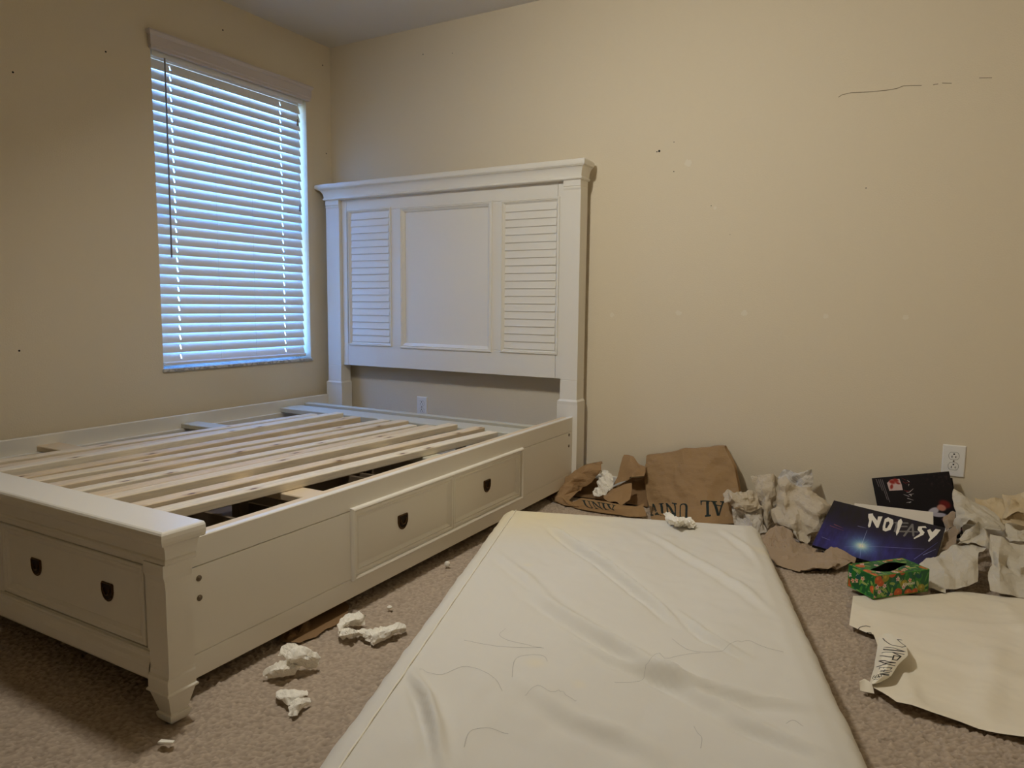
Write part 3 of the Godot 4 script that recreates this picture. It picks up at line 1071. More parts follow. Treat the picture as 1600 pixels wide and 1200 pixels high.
func slats() -> void:
	# [foot centre x, head centre x, head z, width, lift, label]
	var S := [
		[0.415, 0.522, 0.70, 0.060, 0.000, "pine bed slat lying nearest the window wall"],
		[0.520, 0.588, 0.66, 0.062, 0.000, "pine bed slat, second out from the window wall, touching its neighbour at the head"],
		[0.618, 0.646, 0.645, 0.056, 0.010, "knotty pine bed slat, third from the window wall, closing the fan of three"],
		[0.729, 0.760, 0.650, 0.066, 0.000, "pine bed slat, fourth from the window wall, just right of the fanned three"],
		[0.808, 0.944, 0.648, 0.066, 0.000, "slanting pine bed slat, fifth from the window wall, leaving a wedge shaped gap"],
		[0.921, 1.030, 0.612, 0.066, 0.000, "pine bed slat, middle of the eleven, sixth from either side"],
		[1.038, 1.146, 0.695, 0.058, 0.000, "pine bed slat, fifth from the drawer side, short at the head end"],
		[1.134, 1.226, 0.665, 0.064, 0.000, "pine bed slat, fourth from the drawer side, close against its neighbour"],
		[1.207, 1.296, 0.586, 0.064, 0.003, "pine bed slat, third from the drawer side, with a wide dark gap beside it"],
		[1.336, 1.440, 0.575, 0.063, 0.000, "pine bed slat, second from the drawer side, alone between two wide gaps"],
		[1.437, 1.550, 0.645, 0.066, 0.000, "split pine bed slat nearest the drawer side rail"]]
	var k := 0
	for s in S:
		var st := begin()
		var z1 := 2.322
		var f := V(s[0] + (s[0] - s[1]) * 0.09, 0, z1)
		var h := V(s[1], 0, s[2])
		var d := (f - h).normalized()
		var rt := V(d.z, 0, -d.x)
		var wd: float = s[3] * 0.435
		var y0: float = 0.339 + s[4]
		var y1 := y0 + 0.028
		var ln := (f - h).length()
		var b := 0.0025
		# chamfered bar with the grain along it
		var sec := [Vector2(-wd, y0 + b), Vector2(-wd + b, y0), Vector2(wd - b, y0), Vector2(wd, y0 + b), Vector2(wd, y1 - b), Vector2(wd - b, y1), Vector2(-wd + b, y1), Vector2(-wd, y1 - b)]
		var per := [0.0, 0.03, 0.3, 0.33, 0.48, 0.52, 0.95, 0.98, 1.0]
		for i in 8:
			var a: Vector2 = sec[i]
			var c: Vector2 = sec[(i + 1) % 8]
			var q := [h + rt * a.x + V(0, a.y, 0), f + rt * a.x + V(0, a.y, 0), f + rt * c.x + V(0, c.y, 0), h + rt * c.x + V(0, c.y, 0)]
			var mid := rt * (a.x + c.x) * 0.5 + V(0, (a.y + c.y) * 0.5 - (y0 + y1) * 0.5, 0) * 2.0
			if absf(mid.normalized().y) > 0.0: mid = rt * (c.y - a.y) + V(0, a.x - c.x, 0)
			var u := 0.13 * k
			face(st, q, mid, [Vector2(u, per[i]), Vector2(u + ln * 0.7, per[i]), Vector2(u + ln * 0.7, per[i + 1]), Vector2(u, per[i + 1])])
		for e in [[h, -d], [f, d]]:
			var pts := []
			var uvs := []
			for a in sec:
				pts.append(e[0] + rt * a.x + V(0, a.y, 0))
				uvs.append(Vector2(0.02 + (a.y - y0) * 2.0, 0.5 + a.x))
			face(st, pts, e[1], uvs)
		var o := put("pine_batten", done(st), M.pines[k % 4])
		tag(o, s[5], "bed slat", "loose pine slats along the bed")
		k += 1

# ------------------------------------------------------------------ mattress
const MO := Vector3(1.872, 0.0, 1.002)
const MU := Vector3(0.947, 0.0, -0.32)
const MV := Vector3(0.32, 0.0, 0.947)
const MW := 0.857
const ML := 1.72
const MH := 0.15

func seg_dist(p: Vector2, line: Array) -> Array:
	var best := 1e9
	var side := 1.0
	var along := 0.0
	for i in line.size() - 1:
		var a: Vector2 = line[i]
		var b: Vector2 = line[i + 1]
		var ab := b - a
		var t := clampf((p - a).dot(ab) / ab.length_squared(), 0.0, 1.0)
		var d := p.distance_to(a + ab * t)
		if d < best:
			best = d
			side = signf(ab.cross(p - a))
			along = (i + t) / (line.size() - 1)
	return [best, side, along]

func mattress() -> void:
	var t := thing("mattress", V(2.55, 0, 1.65), "bare white mattress lying flat on the carpet beside the bed, wrinkled and stained", "mattress")
	var folds := [
		[[Vector2(2.10, 1.14), Vector2(2.16, 1.19), Vector2(2.41, 1.39), Vector2(2.63, 1.58), Vector2(2.72, 1.67)], 0.010, 0.018],
		[[Vector2(2.27, 1.67), Vector2(2.49, 1.78), Vector2(2.69, 1.88), Vector2(2.85, 1.96), Vector2(2.98, 2.0)], 0.009, 0.026],
		[[Vector2(2.27, 2.17), Vector2(2.38, 2.25), Vector2(2.46, 2.33), Vector2(2.53, 2.41)], 0.011, 0.016],
		[[Vector2(2.67, 1.58), Vector2(2.8, 1.71), Vector2(2.9, 1.76)], 0.006, 0.015],
		[[Vector2(2.53, 1.87), Vector2(2.64, 1.905), Vector2(2.79, 1.92), Vector2(2.94, 1.92), Vector2(3.08, 1.89)], 0.007, 0.022],
		[[Vector2(2.89, 2.0), Vector2(2.98, 2.02), Vector2(3.09, 2.05)], 0.006, 0.02],
		[[Vector2(2.50, 2.10), Vector2(2.66, 2.16), Vector2(2.77, 2.17), Vector2(2.88, 2.21)], 0.006, 0.03],
		[[Vector2(2.38, 1.0), Vector2(2.6, 1.18), Vector2(2.8, 1.36), Vector2(2.9, 1.48)], 0.004, 0.02],
		[[Vector2(2.05, 1.45), Vector2(2.25, 1.60), Vector2(2.42, 1.74)], 0.004, 0.025],
		[[Vector2(2.62, 0.85), Vector2(2.74, 1.0), Vector2(2.84, 1.2)], 0.004, 0.018]]
	var n1 := FastNoiseLite.new()
	n1.seed = 31
	n1.frequency = 2.2
	var n2 := FastNoiseLite.new()
	n2.seed = 32
	n2.frequency = 9.0
	n2.fractal_octaves = 2
	var nu := 118
	var nv := 190
	var ea := 0.20
	var base := Color8(220, 214, 200).srgb_to_linear()
	var yellow := Color8(238, 222, 178).srgb_to_linear()
	var grey := Color8(196, 190, 180).srgb_to_linear()
	var st := begin(false)
	var pts := []
	var cols := []
	for j in nv + 1:
		var row := []
		var crow := []
		for i in nu + 1:
			var a := warp_axis(float(i) / nu, MW, ea)
			var b := warp_axis(float(j) / nv, ML, ea)
			var da := minf(a, 0.0) if a < MW * 0.5 else maxf(a - MW, 0.0)
			var db := minf(b, 0.0) if b < ML * 0.5 else maxf(b - ML, 0.0)
			var d := Vector2(da, db).length()
			var core := MO + MU * clampf(a, 0.0, MW) + MV * clampf(b, 0.0, ML)
			var p := core + V(0, MH, 0)
			var c := base
			if d > 0.0:
				var dir := (MU * da + MV * db) / d
				var flare := 0.066 if absf(da) > absf(db) else 0.026
				if da > 0.0: flare = 0.050
				var s := minf(d / 0.185, 1.0)
				var prof := side_profile(s)
				p = core + dir * prof.x * flare / 0.066 + V(0, prof.y * MH, 0)
				p += dir * 0.004 * n2.get_noise_2d(p.x * 1.3, p.z * 1.3 + p.y * 2.0)
			else:
				var edge := minf(minf(a, MW - a), minf(b, ML - b))
				var fade := smoothstep(0.0, 0.07, edge)
				var q := Vector2(core.x, core.z)
				var h := -0.006 * (1.0 - smoothstep(0.0, 0.03, edge)) + (0.010 * n1.get_noise_2d(q.x, q.y) + 0.0022 * n2.get_noise_2d(q.x * 1.4, q.y * 0.7)) * fade
				for f in folds:
					var sd := seg_dist(q, f[0])
					var wd: float = float(f[2]) * 0.8
					var x: float = sd[0] / wd
					if x < 3.5:
						var env := sin(PI * clampf(float(sd[2]) * 0.9 + 0.05, 0.0, 1.0))
						h += 2.3 * float(f[1]) * env * (exp(-x * x) - 0.75 * exp(-pow(x - 1.3, 2.0)) * (1.0 if float(sd[1]) > 0.0 else 0.25)) * (0.25 + 0.75 * fade)
				p.y += h
			var fine := n2.get_noise_2d(p.x * 0.7 + 9.0, p.z * 0.7)
			var ky := clampf(1.0 - Vector2(core.x - 2.0, core.z - 1.02).length() / 0.38, 0.0, 1.0)
			c = c.lerp(yellow, ky * 0.8)
			var kg := smoothstep(0.35, 1.0, 1.0 - Vector2((core.x - 2.67) * 0.9, core.z - 2.28).length() / 0.26) * 0.30
			c = c.lerp(grey, kg * (0.7 + 0.6 * fine))
			for sp in [[2.50, 2.02, 0.03], [2.62, 2.05, 0.02], [2.92, 1.20, 0.05], [2.2, 1.5, 0.02], [2.78, 0.98, 0.05]]:
				c = c.lerp(yellow, 0.35 * clampf(1.0 - Vector2(core.x - sp[0], core.z - sp[1]).length() / float(sp[2]), 0.0, 1.0))
			row.append(p)
			crow.append(c)
		pts.append(row)
		cols.append(crow)
	for j in nv:
		for i in nu:
			for q in [[0, 0], [0, 1], [1, 1], [0, 0], [1, 1], [1, 0]]:
				st.set_color(cols[j + q[0]][i + q[1]])
				st.add_vertex(pts[j + q[0]][i + q[1]])
	put("mattress_cover", done(st), M.cloth, t)
	# seam piping along the top edge
	var s2 := begin(false)
	var line := []
	for k in 60:
		line.append(MO + MU * 0.004 + MV * (ML * k / 59.0) + V(0, MH - 0.0045 + 0.0012 * sin(k * 1.7), 0))
	tube(s2, line, 0.0022, 6)
	put("seam_piping", done(s2), M.piping, t)
	# loose hairs
	var H := [
		[[Vector2(2.306, 2.006), Vector2(2.362, 1.998), Vector2(2.42, 1.981), Vector2(2.476, 1.947)], "long dark hair strand stretched across the left half of the mattress"],
		[[Vector2(2.358, 1.904), Vector2(2.363, 1.941), Vector2(2.40, 1.955), Vector2(2.438, 1.953), Vector2(2.485, 1.949)], "dark hair strand curling above the long strand on the mattress"],
		[[Vector2(2.491, 2.104), Vector2(2.456, 2.029), Vector2(2.475, 1.991), Vector2(2.503, 1.984), Vector2(2.52, 2.0)], "hooked hair strand in the middle of the mattress"],
		[[Vector2(2.723, 1.762), Vector2(2.78, 1.80), Vector2(2.841, 1.763), Vector2(2.872, 1.679), Vector2(2.91, 1.687), Vector2(2.958, 1.686)], "dark tangle of hair on the right half of the mattress"],
		[[Vector2(2.302, 2.171), Vector2(2.358, 2.168), Vector2(2.386, 2.114), Vector2(2.457, 2.124), Vector2(2.499, 2.157)], "wavy hair strand near the long lower left crease of the mattress"],
		[[Vector2(2.538, 2.354), Vector2(2.521, 2.308), Vector2(2.544, 2.279), Vector2(2.58, 2.272)], "short curved hair strand at the near edge of the mattress"],
		[[Vector2(2.678, 2.006), Vector2(2.719, 1.967), Vector2(2.72, 1.92), Vector2(2.745, 1.85), Vector2(2.80, 1.80)], "thin hair strand trailing down from the dark tangle"],
		[[Vector2(2.547, 2.15), Vector2(2.554, 2.11), Vector2(2.587, 2.118), Vector2(2.60, 2.098), Vector2(2.615, 2.102), Vector2(2.64, 2.11)], "small curled hair strand below the hooked one"],
		[[Vector2(3.01, 1.982), Vector2(3.02, 1.963), Vector2(3.039, 1.976)], "tiny hair curl near the right edge of the mattress"],
		[[Vector2(2.862, 2.07), Vector2(2.873, 2.087), Vector2(2.885, 2.10), Vector2(2.891, 2.13)], "short hair strand at the near right of the mattress"]]
	for h in H:
		var c := []
		var hp: Array = h[0]
		for i in hp.size() - 1:
			for k in 5:
				var p: Vector2 = (hp[i] as Vector2).cubic_interpolate(hp[i + 1], hp[maxi(i - 1, 0)], hp[mini(i + 2, hp.size() - 1)], k / 5.0)
				c.append(V(p.x, cloth_y(pts, p, ea, nu, nv) + 0.0006, p.y))
		var e: Vector2 = hp[hp.size() - 1]
		c.append(V(e.x, cloth_y(pts, e, ea, nu, nv) + 0.0006, e.y))
		var s3 := begin(false)
		tube(s3, c, 0.00017, 4)
		var o := put("hair_strand", done(s3), M.hair)
		tag(o, h[1], "hair", "hairs lying on the mattress")

func warp_axis(s: float, w: float, e: float) -> float:
	# a sixth of the rows at each end go down the side
	var k := 0.12
	if s < k: return -e * (1.0 - s / k)
	if s > 1.0 - k: return w + e * (s - 1.0 + k) / k
	return w * (s - k) / (1.0 - 2.0 * k)

func cloth_y(pts: Array, p: Vector2, ea: float, nu: int, nv: int) -> float:
	var q := V(p.x, 0, p.y) - MO
	var k := 0.12
	var i := clampi(int(round((k + (1.0 - 2.0 * k) * q.dot(MU) / MW) * nu)), 0, nu)
	var j := clampi(int(round((k + (1.0 - 2.0 * k) * q.dot(MV) / ML) * nv)), 0, nv)
	var best := -1.0
	for dj in range(-1, 2):
		for di in range(-1, 2):
			best = maxf(best, (pts[clampi(j + dj, 0, nv)][clampi(i + di, 0, nu)] as Vector3).y)
	return best

func side_profile(s: float) -> Vector2:
	# [out, height share] from the top seam down to the carpet
	var c := [Vector2(0.0, 0.955), Vector2(0.022, 0.93), Vector2(0.046, 0.80), Vector2(0.061, 0.60), Vector2(0.066, 0.42), Vector2(0.060, 0.22), Vector2(0.048, 0.07), Vector2(0.030, 0.0), Vector2(-0.05, 0.0)]
	var x := s * (c.size() - 1)
	var i := mini(int(x), c.size() - 2)
	return (c[i] as Vector2).lerp(c[i + 1], x - i)

# ------------------------------------------------------------------ outlets
func outlets() -> void:
	for d in [[V(0.679, 0.333, 0), "white duplex wall outlet below the headboard, seen behind the bed", 0.118, 0.072], [V(3.319, 0.3225, 0), "white duplex wall outlet above the dark photo booklet", 0.128, 0.080]]:
		var at: Vector3 = d[0]
		var t := thing("wall_outlet", at, d[1], "outlet", "duplex outlets on the back wall")
		var st := begin()
		var w: float = d[3] * 0.5
		var h: float = d[2] * 0.5
		var r := []
		frame(st, at + V(-w, -h, 0), V(1, 0, 0), V(0, 1, 0), V(0, 0, 1), w * 2, h * 2, [[0.0, 0.0], [0.0, 0.003], [0.003, 0.006], [0.006, 0.0065], [w * 0.99, 0.0065]])
		put("cover_plate", done(st), M.plate, t)
		for sy in [0.021, -0.021]:
			var s2 := begin()
			var o := PackedVector2Array()
			for k in 20:
				var a := TAU * k / 20
				o.append(Vector2(cos(a) * 0.0175, clampf(sin(a) * 0.0175, -0.014, 0.014)))
			plate(s2, o, at + V(0, sy, 0.006), V(1, 0, 0), V(0, 1, 0), V(0, 0, 1), 0.0022)
			var sk := put("socket", done(s2), M.plate, t)
			var s3 := begin()
			for q in [[-0.0065, -0.0035, 0.0013, 0.0045], [0.0065, -0.0035, 0.0013, 0.0038]]:
				box(s3, at + V(q[0] - q[2], sy + q[1] - q[3], 0.0075), at + V(q[0] + q[2], sy + q[1] + q[3], 0.0087), 0.0002)
			plate(s3, disc(0.0032, 10), at + V(0, sy + 0.0075, 0.0075), V(1, 0, 0), V(0, 1, 0), V(0, 0, 1), 0.0012)
			put("slot", done(s3), M.slot, sk)
			var s4 := begin()
			var ring := []
			for k in 21:
				var a := TAU * k / 20
				ring.append(at + V(cos(a) * 0.0182, sy + clampf(sin(a) * 0.0182, -0.0147, 0.0147), 0.0066))
			tube(s4, ring, 0.0006, 4)
			put("socket_gap", done(s4), M.groove, sk)
		var s5 := begin(false)
		plate(s5, disc(0.0032, 10), at + V(0, 0, 0.006), V(1, 0, 0), V(0, 1, 0), V(0, 0, 1), 0.0014)
		put("screw", done(s5), M.steel, t)

# ------------------------------------------------------------------ paper
func bag_text(lines: Array, w: int, h: int, base: Color) -> StandardMaterial3D:
	var img := Image.create(w, h, false, Image.FORMAT_RGB8)
	img.fill(base)
	for l in lines:
		img_text(img, l[0], "Droid Serif", 700, l[1], Color8(30, 40, 38))
	var m := mat(Color(1, 1, 1), 0.75)
	m.albedo_texture = tex(img)
	return m

func sheet(called: String, key: String, sub: int, amp: float, freq: float, sd: int, m: Material, t: Node3D) -> MeshInstance3D:
	return put(called, grid_mesh(crease(P[key], sub, amp, freq, sd)), m, t)

func bags() -> void:
	# the flat bag that leans on the wall
	var t := thing("paper_bag", V(2.28, 0, 0.2), "flattened brown paper bag standing upright against the wall behind the mattress, dark lettering upside down", "paper bag", "brown paper bags")
	var W := 1024
	var Hh := 640
	var lines := []
	# the string runs right to left and upside down: ... AL  UNIV ...
	lines.append(["UNIV", Transform2D(Vector2(-178, 0), Vector2(0, -186), Vector2(468, 505))])
	lines.append(["AL", Transform2D(Vector2(-178, 0), Vector2(0, -186), Vector2(858, 500))])
	var fm := bag_text(lines, W, Hh, Color8(158, 127, 88))
	var g := crease(P.bag_front, 14, 0.007, 13.0, 5, 0.006)
	put("front_panel", grid_mesh(g), fm, t)
	var back := []
	for r in g:
		var o := []
		for p in r: o.append(V(p.x, p.y, maxf(0.012, p.z - 0.035)))
		back.append(o)
	put("back_panel", grid_mesh(back), M.kraft, t)
	for e in [0, 1]:
		var gus := [[], [], []]
		for i in g.size():
			var a: Vector3 = g[i][0] if e == 0 else g[i][g[0].size() - 1]
			var b: Vector3 = back[i][0] if e == 0 else back[i][g[0].size() - 1]
			gus[0].append(a)
			gus[1].append((a + b) * 0.5 + V(0.012 if e == 0 else -0.012, 0, 0))
			gus[2].append(b)
		put("gusset", grid_mesh(gus), M.kraft, t)
	var top := [[], []]
	for j in g[0].size():
		top[0].append(g[0][j])
		top[1].append(back[0][j])
	put("fold", grid_mesh(top), M.kraft, t)
	# torn corner and worn spots of the bag
	for c in [[Vector2(2.058, 0.221), 0.010], [Vector2(2.075, 0.224), 0.007]]:
		pass

	# the crumpled bag
	var u := thing("paper_bag", V(1.92, 0, 0.25), "crumpled brown paper bag slumped open in the corner between bed and wall", "paper bag", "brown paper bags")
	sheet("side_panel", "bag_flank", 9, 0.012, 14.0, 11, M.kraft, u)
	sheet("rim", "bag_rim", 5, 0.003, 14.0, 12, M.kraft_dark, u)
	var bm := bag_text([["UNIV", Transform2D(Vector2(150, 0), Vector2(0, 124), Vector2(290, 72))]], 1024, 256, Color8(156, 124, 84))
	put("printed_panel", grid_mesh(crease(P.bag_band, 6, 0.004, 10.0, 13)), bm, u)
	sheet("back_panel", "bag_back", 8, 0.006, 12.0, 14, M.kraft, u)
	sheet("fold", "bag_fold", 8, 0.007, 12.0, 15, M.kraft, u)
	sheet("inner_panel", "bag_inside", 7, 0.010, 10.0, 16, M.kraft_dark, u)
	var v := put("crumpled_tissue", grid_mesh(crease(P.bag_tissue, 9, 0.010, 40.0, 17)), M.tissue)
	tag(v, "crumpled white tissue stuffed in the mouth of the slumped paper bag", "tissue", "used tissues")
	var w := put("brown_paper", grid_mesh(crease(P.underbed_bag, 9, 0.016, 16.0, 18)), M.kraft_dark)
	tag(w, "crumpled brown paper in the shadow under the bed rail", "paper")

func packing_paper() -> void:
	var t := thing("packing_paper", V(2.72, 0, 0.25), "tall heap of crumpled beige packing paper against the wall, left of the starburst book", "packing paper", "crumpled packing paper")
	sheet("upright_fold", "heap_column", 8, 0.009, 22.0, 21, M.packing, t)
	sheet("front_fold", "heap_front", 9, 0.012, 18.0, 22, M.packing, t)
	sheet("knot", "heap_knob", 7, 0.010, 26.0, 24, M.packing, t)
	sheet("skirt", "heap_skirt", 8, 0.010, 24.0, 25, M.packing_grey, t)
	var g := put("packing_paper", grid_mesh(crease(P.heap_grey, 10, 0.010, 26.0, 23)), M.packing_grey)
	tag(g, "thin greyish crumpled sheet between the tall paper heap and the wall", "packing paper", "crumpled packing paper")
	var u := thing("packing_paper", V(2.85, 0, 0.6), "flattened brownish crumpled paper on the carpet at the foot of the tall heap", "packing paper", "crumpled packing paper")
	sheet("spread_fold", "under_sheet", 9, 0.012, 16.0, 26, M.packing_brown, u)
	sheet("strip", "under_strip", 8, 0.004, 12.0, 27, M.packing_brown, u)
	var w := thing("packing_paper", V(3.4, 0, 0.4), "large crumpled pale packing paper right of the books, under the outlet", "packing paper", "crumpled packing paper")
	sheet("upper_fold", "pile_upper", 8, 0.010, 16.0, 31, M.packing_pale, w)
	sheet("torn_corner", "pile_corner", 7, 0.005, 20.0, 32, M.packing_brown, w)
	sheet("shaded_fold", "pile_brown", 7, 0.008, 20.0, 33, M.packing_brown, w)
	sheet("twist", "pile_swirl", 8, 0.009, 18.0, 34, M.packing_pale, w)
	sheet("middle_fold", "pile_mid", 8, 0.009, 20.0, 39, M.packing_pale, w)
	var x := thing("packing_paper", V(3.3, 0, 0.6), "bulging crumpled pale paper pouch on the carpet right of the tissue box", "packing paper", "crumpled packing paper")
	sheet("pouch", "pile_pouch", 8, 0.008, 16.0, 35, M.packing_pale, x)
	sheet("tail", "pile_tail", 6, 0.001, 10.0, 40, M.packing_pale, x)
	var y := thing("packing_paper", V(3.5, 0, 0.55), "draped pale crumpled paper at the far right, its edge on the white poster", "packing paper", "crumpled packing paper")
	sheet("drape", "pile_drape", 9, 0.011, 14.0, 36, M.packing_pale, y)
	var z := thing("packing_paper", V(3.55, 0, 0.15), "yellowish crumpled paper against the wall at the right edge", "packing paper", "crumpled packing paper")
	sheet("standing_fold", "pile_yellow", 8, 0.008, 16.0, 37, M.packing_yellow, z)
	sheet("back_fold", "pile_back", 8, 0.008, 16.0, 38, M.packing_yellow, z)

# ------------------------------------------------------------------ books
# a slab whose front face has corners tl, tr, bl; the rest lies behind
func slab(tl: Vector3, tr: Vector3, bl: Vector3, thick: float, cover: Material, sides: Material, called: String, t: Node3D) -> void:
	var n := (tr - tl).cross(bl - tl).normalized()
	if n.z < 0.0: n = -n
	var br := tr + bl - tl
	var b := -n * thick
	var st := begin()
	face(st, [tl, tr, br, bl], n, [Vector2(0, 0), Vector2(1, 0), Vector2(1, 1), Vector2(0, 1)])
	put("front_cover", done(st), cover, t)
	var s2 := begin()
	var i := n * -0.0004
	var c := (tl + br) * 0.5
	var q := [tl + i, tr + i, br + i, bl + i]
	for k in 4:
		var a: Vector3 = q[k]
		var d: Vector3 = q[(k + 1) % 4]
		face(s2, [a, d, d + b, a + b], (a + d) * 0.5 - c)
	face(s2, [q[0] + b, q[1] + b, q[2] + b, q[3] + b], -n)
	put(called, done(s2), sides, t)

func V2(x: float, y: float) -> Vector2:
	return Vector2(x, y)

func books() -> void:
	# starburst book
	var W := 1024
	var Hh := 736
	var img := Image.create(W, Hh, false, Image.FORMAT_RGB8)
	var n := FastNoiseLite.new()
	n.seed = 9
	n.frequency = 0.01
	for y in Hh:
		for x in W:
			var v := float(y) / Hh
			var u := float(x) / W
			var k := smoothstep(0.22, 0.75, v - 0.10 * n.get_noise_2d(x * 0.5, y * 0.3)) * (1.0 - 0.55 * smoothstep(0.75, 1.0, u))
			var c := Color8(28, 25, 30).lerp(Color8(50, 46, 120), k)
			c = c.lerp(Color8(30, 26, 60), clampf(0.5 + n.get_noise_2d(x * 1.5, y * 0.4), 0.0, 1.0) * 0.55)
			var d := Vector2((u - 0.398) * 1.39, v - 0.761).length()
			c = c.lerp(Color8(110, 165, 205), 0.85 * exp(-d * d / 0.030))
			c = c.lerp(Color8(190, 225, 200), 0.8 * exp(-d * d / 0.006))
			c = c.lerp(Color8(255, 246, 200), exp(-d * d / 0.0020))
			img.set_pixel(x, y, c)
	var sc := Vector2(W, Hh)
	var star := V2(0.398, 0.761) * sc
	var rng := RandomNumberGenerator.new()
	rng.seed = 6
	for k in 26:
		var a := TAU * k / 26.0 + rng.randf() * 0.2
		img_line(img, star + Vector2(cos(a), sin(a)) * 20.0, star + Vector2(cos(a), sin(a)) * rng.randf_range(60, 150), 4.0, Color(0.62, 0.78, 0.92, 0.32), 1.0)
	img_line(img, star, V2(0.893, 0.508) * sc, 4.0, Color(0.65, 0.65, 0.88, 0.75), 3.0)
	img_line(img, star, V2(0.269, 0.871) * sc, 4.0, Color(0.65, 0.65, 0.9, 0.7), 2.0)
	img_line(img, star, V2(0.392, 0.43) * sc, 5.0, Color(0.8, 0.85, 0.95, 0.7), 2.0)
	img_line(img, star, V2(0.43, 1.0) * sc, 6.0, Color(0.6, 0.7, 0.9, 0.6), 3.0)
	for q in [[V2(0.072, 0.538), V2(0.203, 0.566), Color8(170, 80, 90)], [V2(0.10, 0.49), V2(0.19, 0.52), Color8(190, 110, 110)], [V2(0.303, 0.402), V2(0.378, 0.400), Color8(170, 175, 220)], [V2(0.843, 0.740), V2(0.977, 0.317), Color8(110, 110, 190)], [V2(0.90, 0.62), V2(0.98, 0.45), Color8(160, 165, 220)], [V2(0.05, 0.80), V2(0.13, 0.82), Color8(150, 150, 210)], [V2(0.84, 0.95), V2(0.97, 0.62), Color8(90, 90, 170)]]:
		img_line(img, q[0] * sc, q[1] * sc, 6.0, Color(q[2], 0.85), 2.0)
	var grey := Color8(122, 118, 116)
	var white := Color8(236, 230, 216)
	var E := [V2(0.609, 0.126), V2(0.618, 0.302), V2(0.594, 0.145), V2(0.692, 0.092), V2(0.619, 0.211), V2(0.695, 0.163), V2(0.617, 0.317), V2(0.697, 0.270)]
	for i in range(0, 8, 2): img_line(img, E[i] * sc, E[i + 1] * sc, 20.0, grey)
	var A := [V2(0.703, 0.359), V2(0.735, 0.092), V2(0.735, 0.092), V2(0.775, 0.313), V2(0.700, 0.265), V2(0.796, 0.215)]
	for i in range(0, 6, 2): img_line(img, A[i] * sc, A[i + 1] * sc, 18.0, grey)
	var letters := [
		[V2(0.345, 0.103), V2(0.382, 0.071), V2(0.388, 0.105), V2(0.441, 0.194), V2(0.434, 0.105), V2(0.471, 0.082), V2(0.475, 0.329), V2(0.458, 0.340), V2(0.396, 0.204), V2(0.407, 0.345), V2(0.397, 0.379), V2(0.383, 0.342), V2(0.376, 0.235), V2(0.356, 0.173)],
		[V2(0.497, 0.122), V2(0.519, 0.071), V2(0.567, 0.097), V2(0.581, 0.162), V2(0.579, 0.309), V2(0.544, 0.367), V2(0.517, 0.357), V2(0.505, 0.283)],
		[V2(0.611, 0.088), V2(0.628, 0.036), V2(0.649, 0.091), V2(0.650, 0.318), V2(0.643, 0.393), V2(0.628, 0.332), V2(0.625, 0.226), V2(0.613, 0.142)],
		[V2(0.788, 0.105), V2(0.842, 0.061), V2(0.858, 0.096), V2(0.821, 0.111), V2(0.823, 0.145), V2(0.852, 0.188), V2(0.849, 0.243), V2(0.790, 0.369), V2(0.782, 0.353), V2(0.818, 0.246), V2(0.818, 0.219), V2(0.790, 0.175)],
		[V2(0.866, 0.135), V2(0.886, 0.096), V2(0.911, 0.151), V2(0.928, 0.069), V2(0.969, 0.061), V2(0.952, 0.177), V2(0.910, 0.352), V2(0.900, 0.333), V2(0.907, 0.258), V2(0.886, 0.202)]]
	for l in letters:
		var pl := PackedVector2Array()
		for p in l: pl.append((p as Vector2) * sc)
		img_poly(img, pl, white)
	var hole := PackedVector2Array()
	for p in [V2(0.520, 0.173), V2(0.539, 0.152), V2(0.551, 0.190), V2(0.544, 0.295), V2(0.530, 0.300), V2(0.523, 0.245)]: hole.append((p as Vector2) * sc)
	img_poly(img, hole, Color8(34, 31, 44))
	var cm := mat(Color(1, 1, 1), 0.35)
	cm.albedo_texture = tex(img)
	var t := thing("photo_book", V(3.08, 0, 0.45), "photo book with blue starburst cover and white brush lettering, leaning behind the tissue box", "book", "printed books by the wall")
	slab(V(2.9134, 0.1595, 0.25), V(3.2979, 0.1235, 0.30), V(2.8694, 0.039, 0.4947), 0.012, cm, M.black, "cover_edge", t)
	# white sheets behind it
	for c in [[V(2.985, 0.147, 0.20), V(3.258, 0.152, 0.20), V(2.995, 0.002, 0.33), "white card standing behind the starburst book"], [V(3.05, 0.121, 0.235), V(3.312, 0.106, 0.235), V(3.06, 0.002, 0.38), "second white card showing a sliver above the right end of the starburst book"]]:
		var o := thing("card_sheet", V(3.1, 0, 0.27), c[3], "card", "white cards")
		slab(c[0], c[1], c[2], 0.0025, M.card, M.card, "card_edge", o)
	# dark booklet
	var w2 := 768
	var h2 := 620
	var im := Image.create(w2, h2, false, Image.FORMAT_RGB8)
	for y in h2:
		for x in w2:
			var k := n.get_noise_2d(x * 2.0, y * 2.0)
			im.set_pixel(x, y, Color8(18, 12, 14).lerp(Color8(70, 48, 46), clampf(k * 1.2 - 0.1, 0.0, 1.0) * smoothstep(0.55, 0.8, float(x) / w2) * (1.0 - smoothstep(0.15, 0.35, float(y) / h2))))
	var s2 := Vector2(w2, h2)
	for q in [[0.055, 0.02, 0.075, 0.15], [0.085, 0.03, 0.11, 0.22], [0.11, 0.03, 0.15, 0.38], [0.135, 0.04, 0.175, 0.42]]:
		img_line(im, V2(q[0], q[1]) * s2, V2(q[2], q[3]) * s2, 4.0, Color8(150, 140, 142))
	# small red and white picture, script marks
	img_poly(im, PackedVector2Array([V2(0.19, 0.10) * s2, V2(0.25, 0.05) * s2, V2(0.36, 0.05) * s2, V2(0.375, 0.15) * s2, V2(0.375, 0.24) * s2, V2(0.2, 0.235) * s2]), Color8(206, 180, 172))
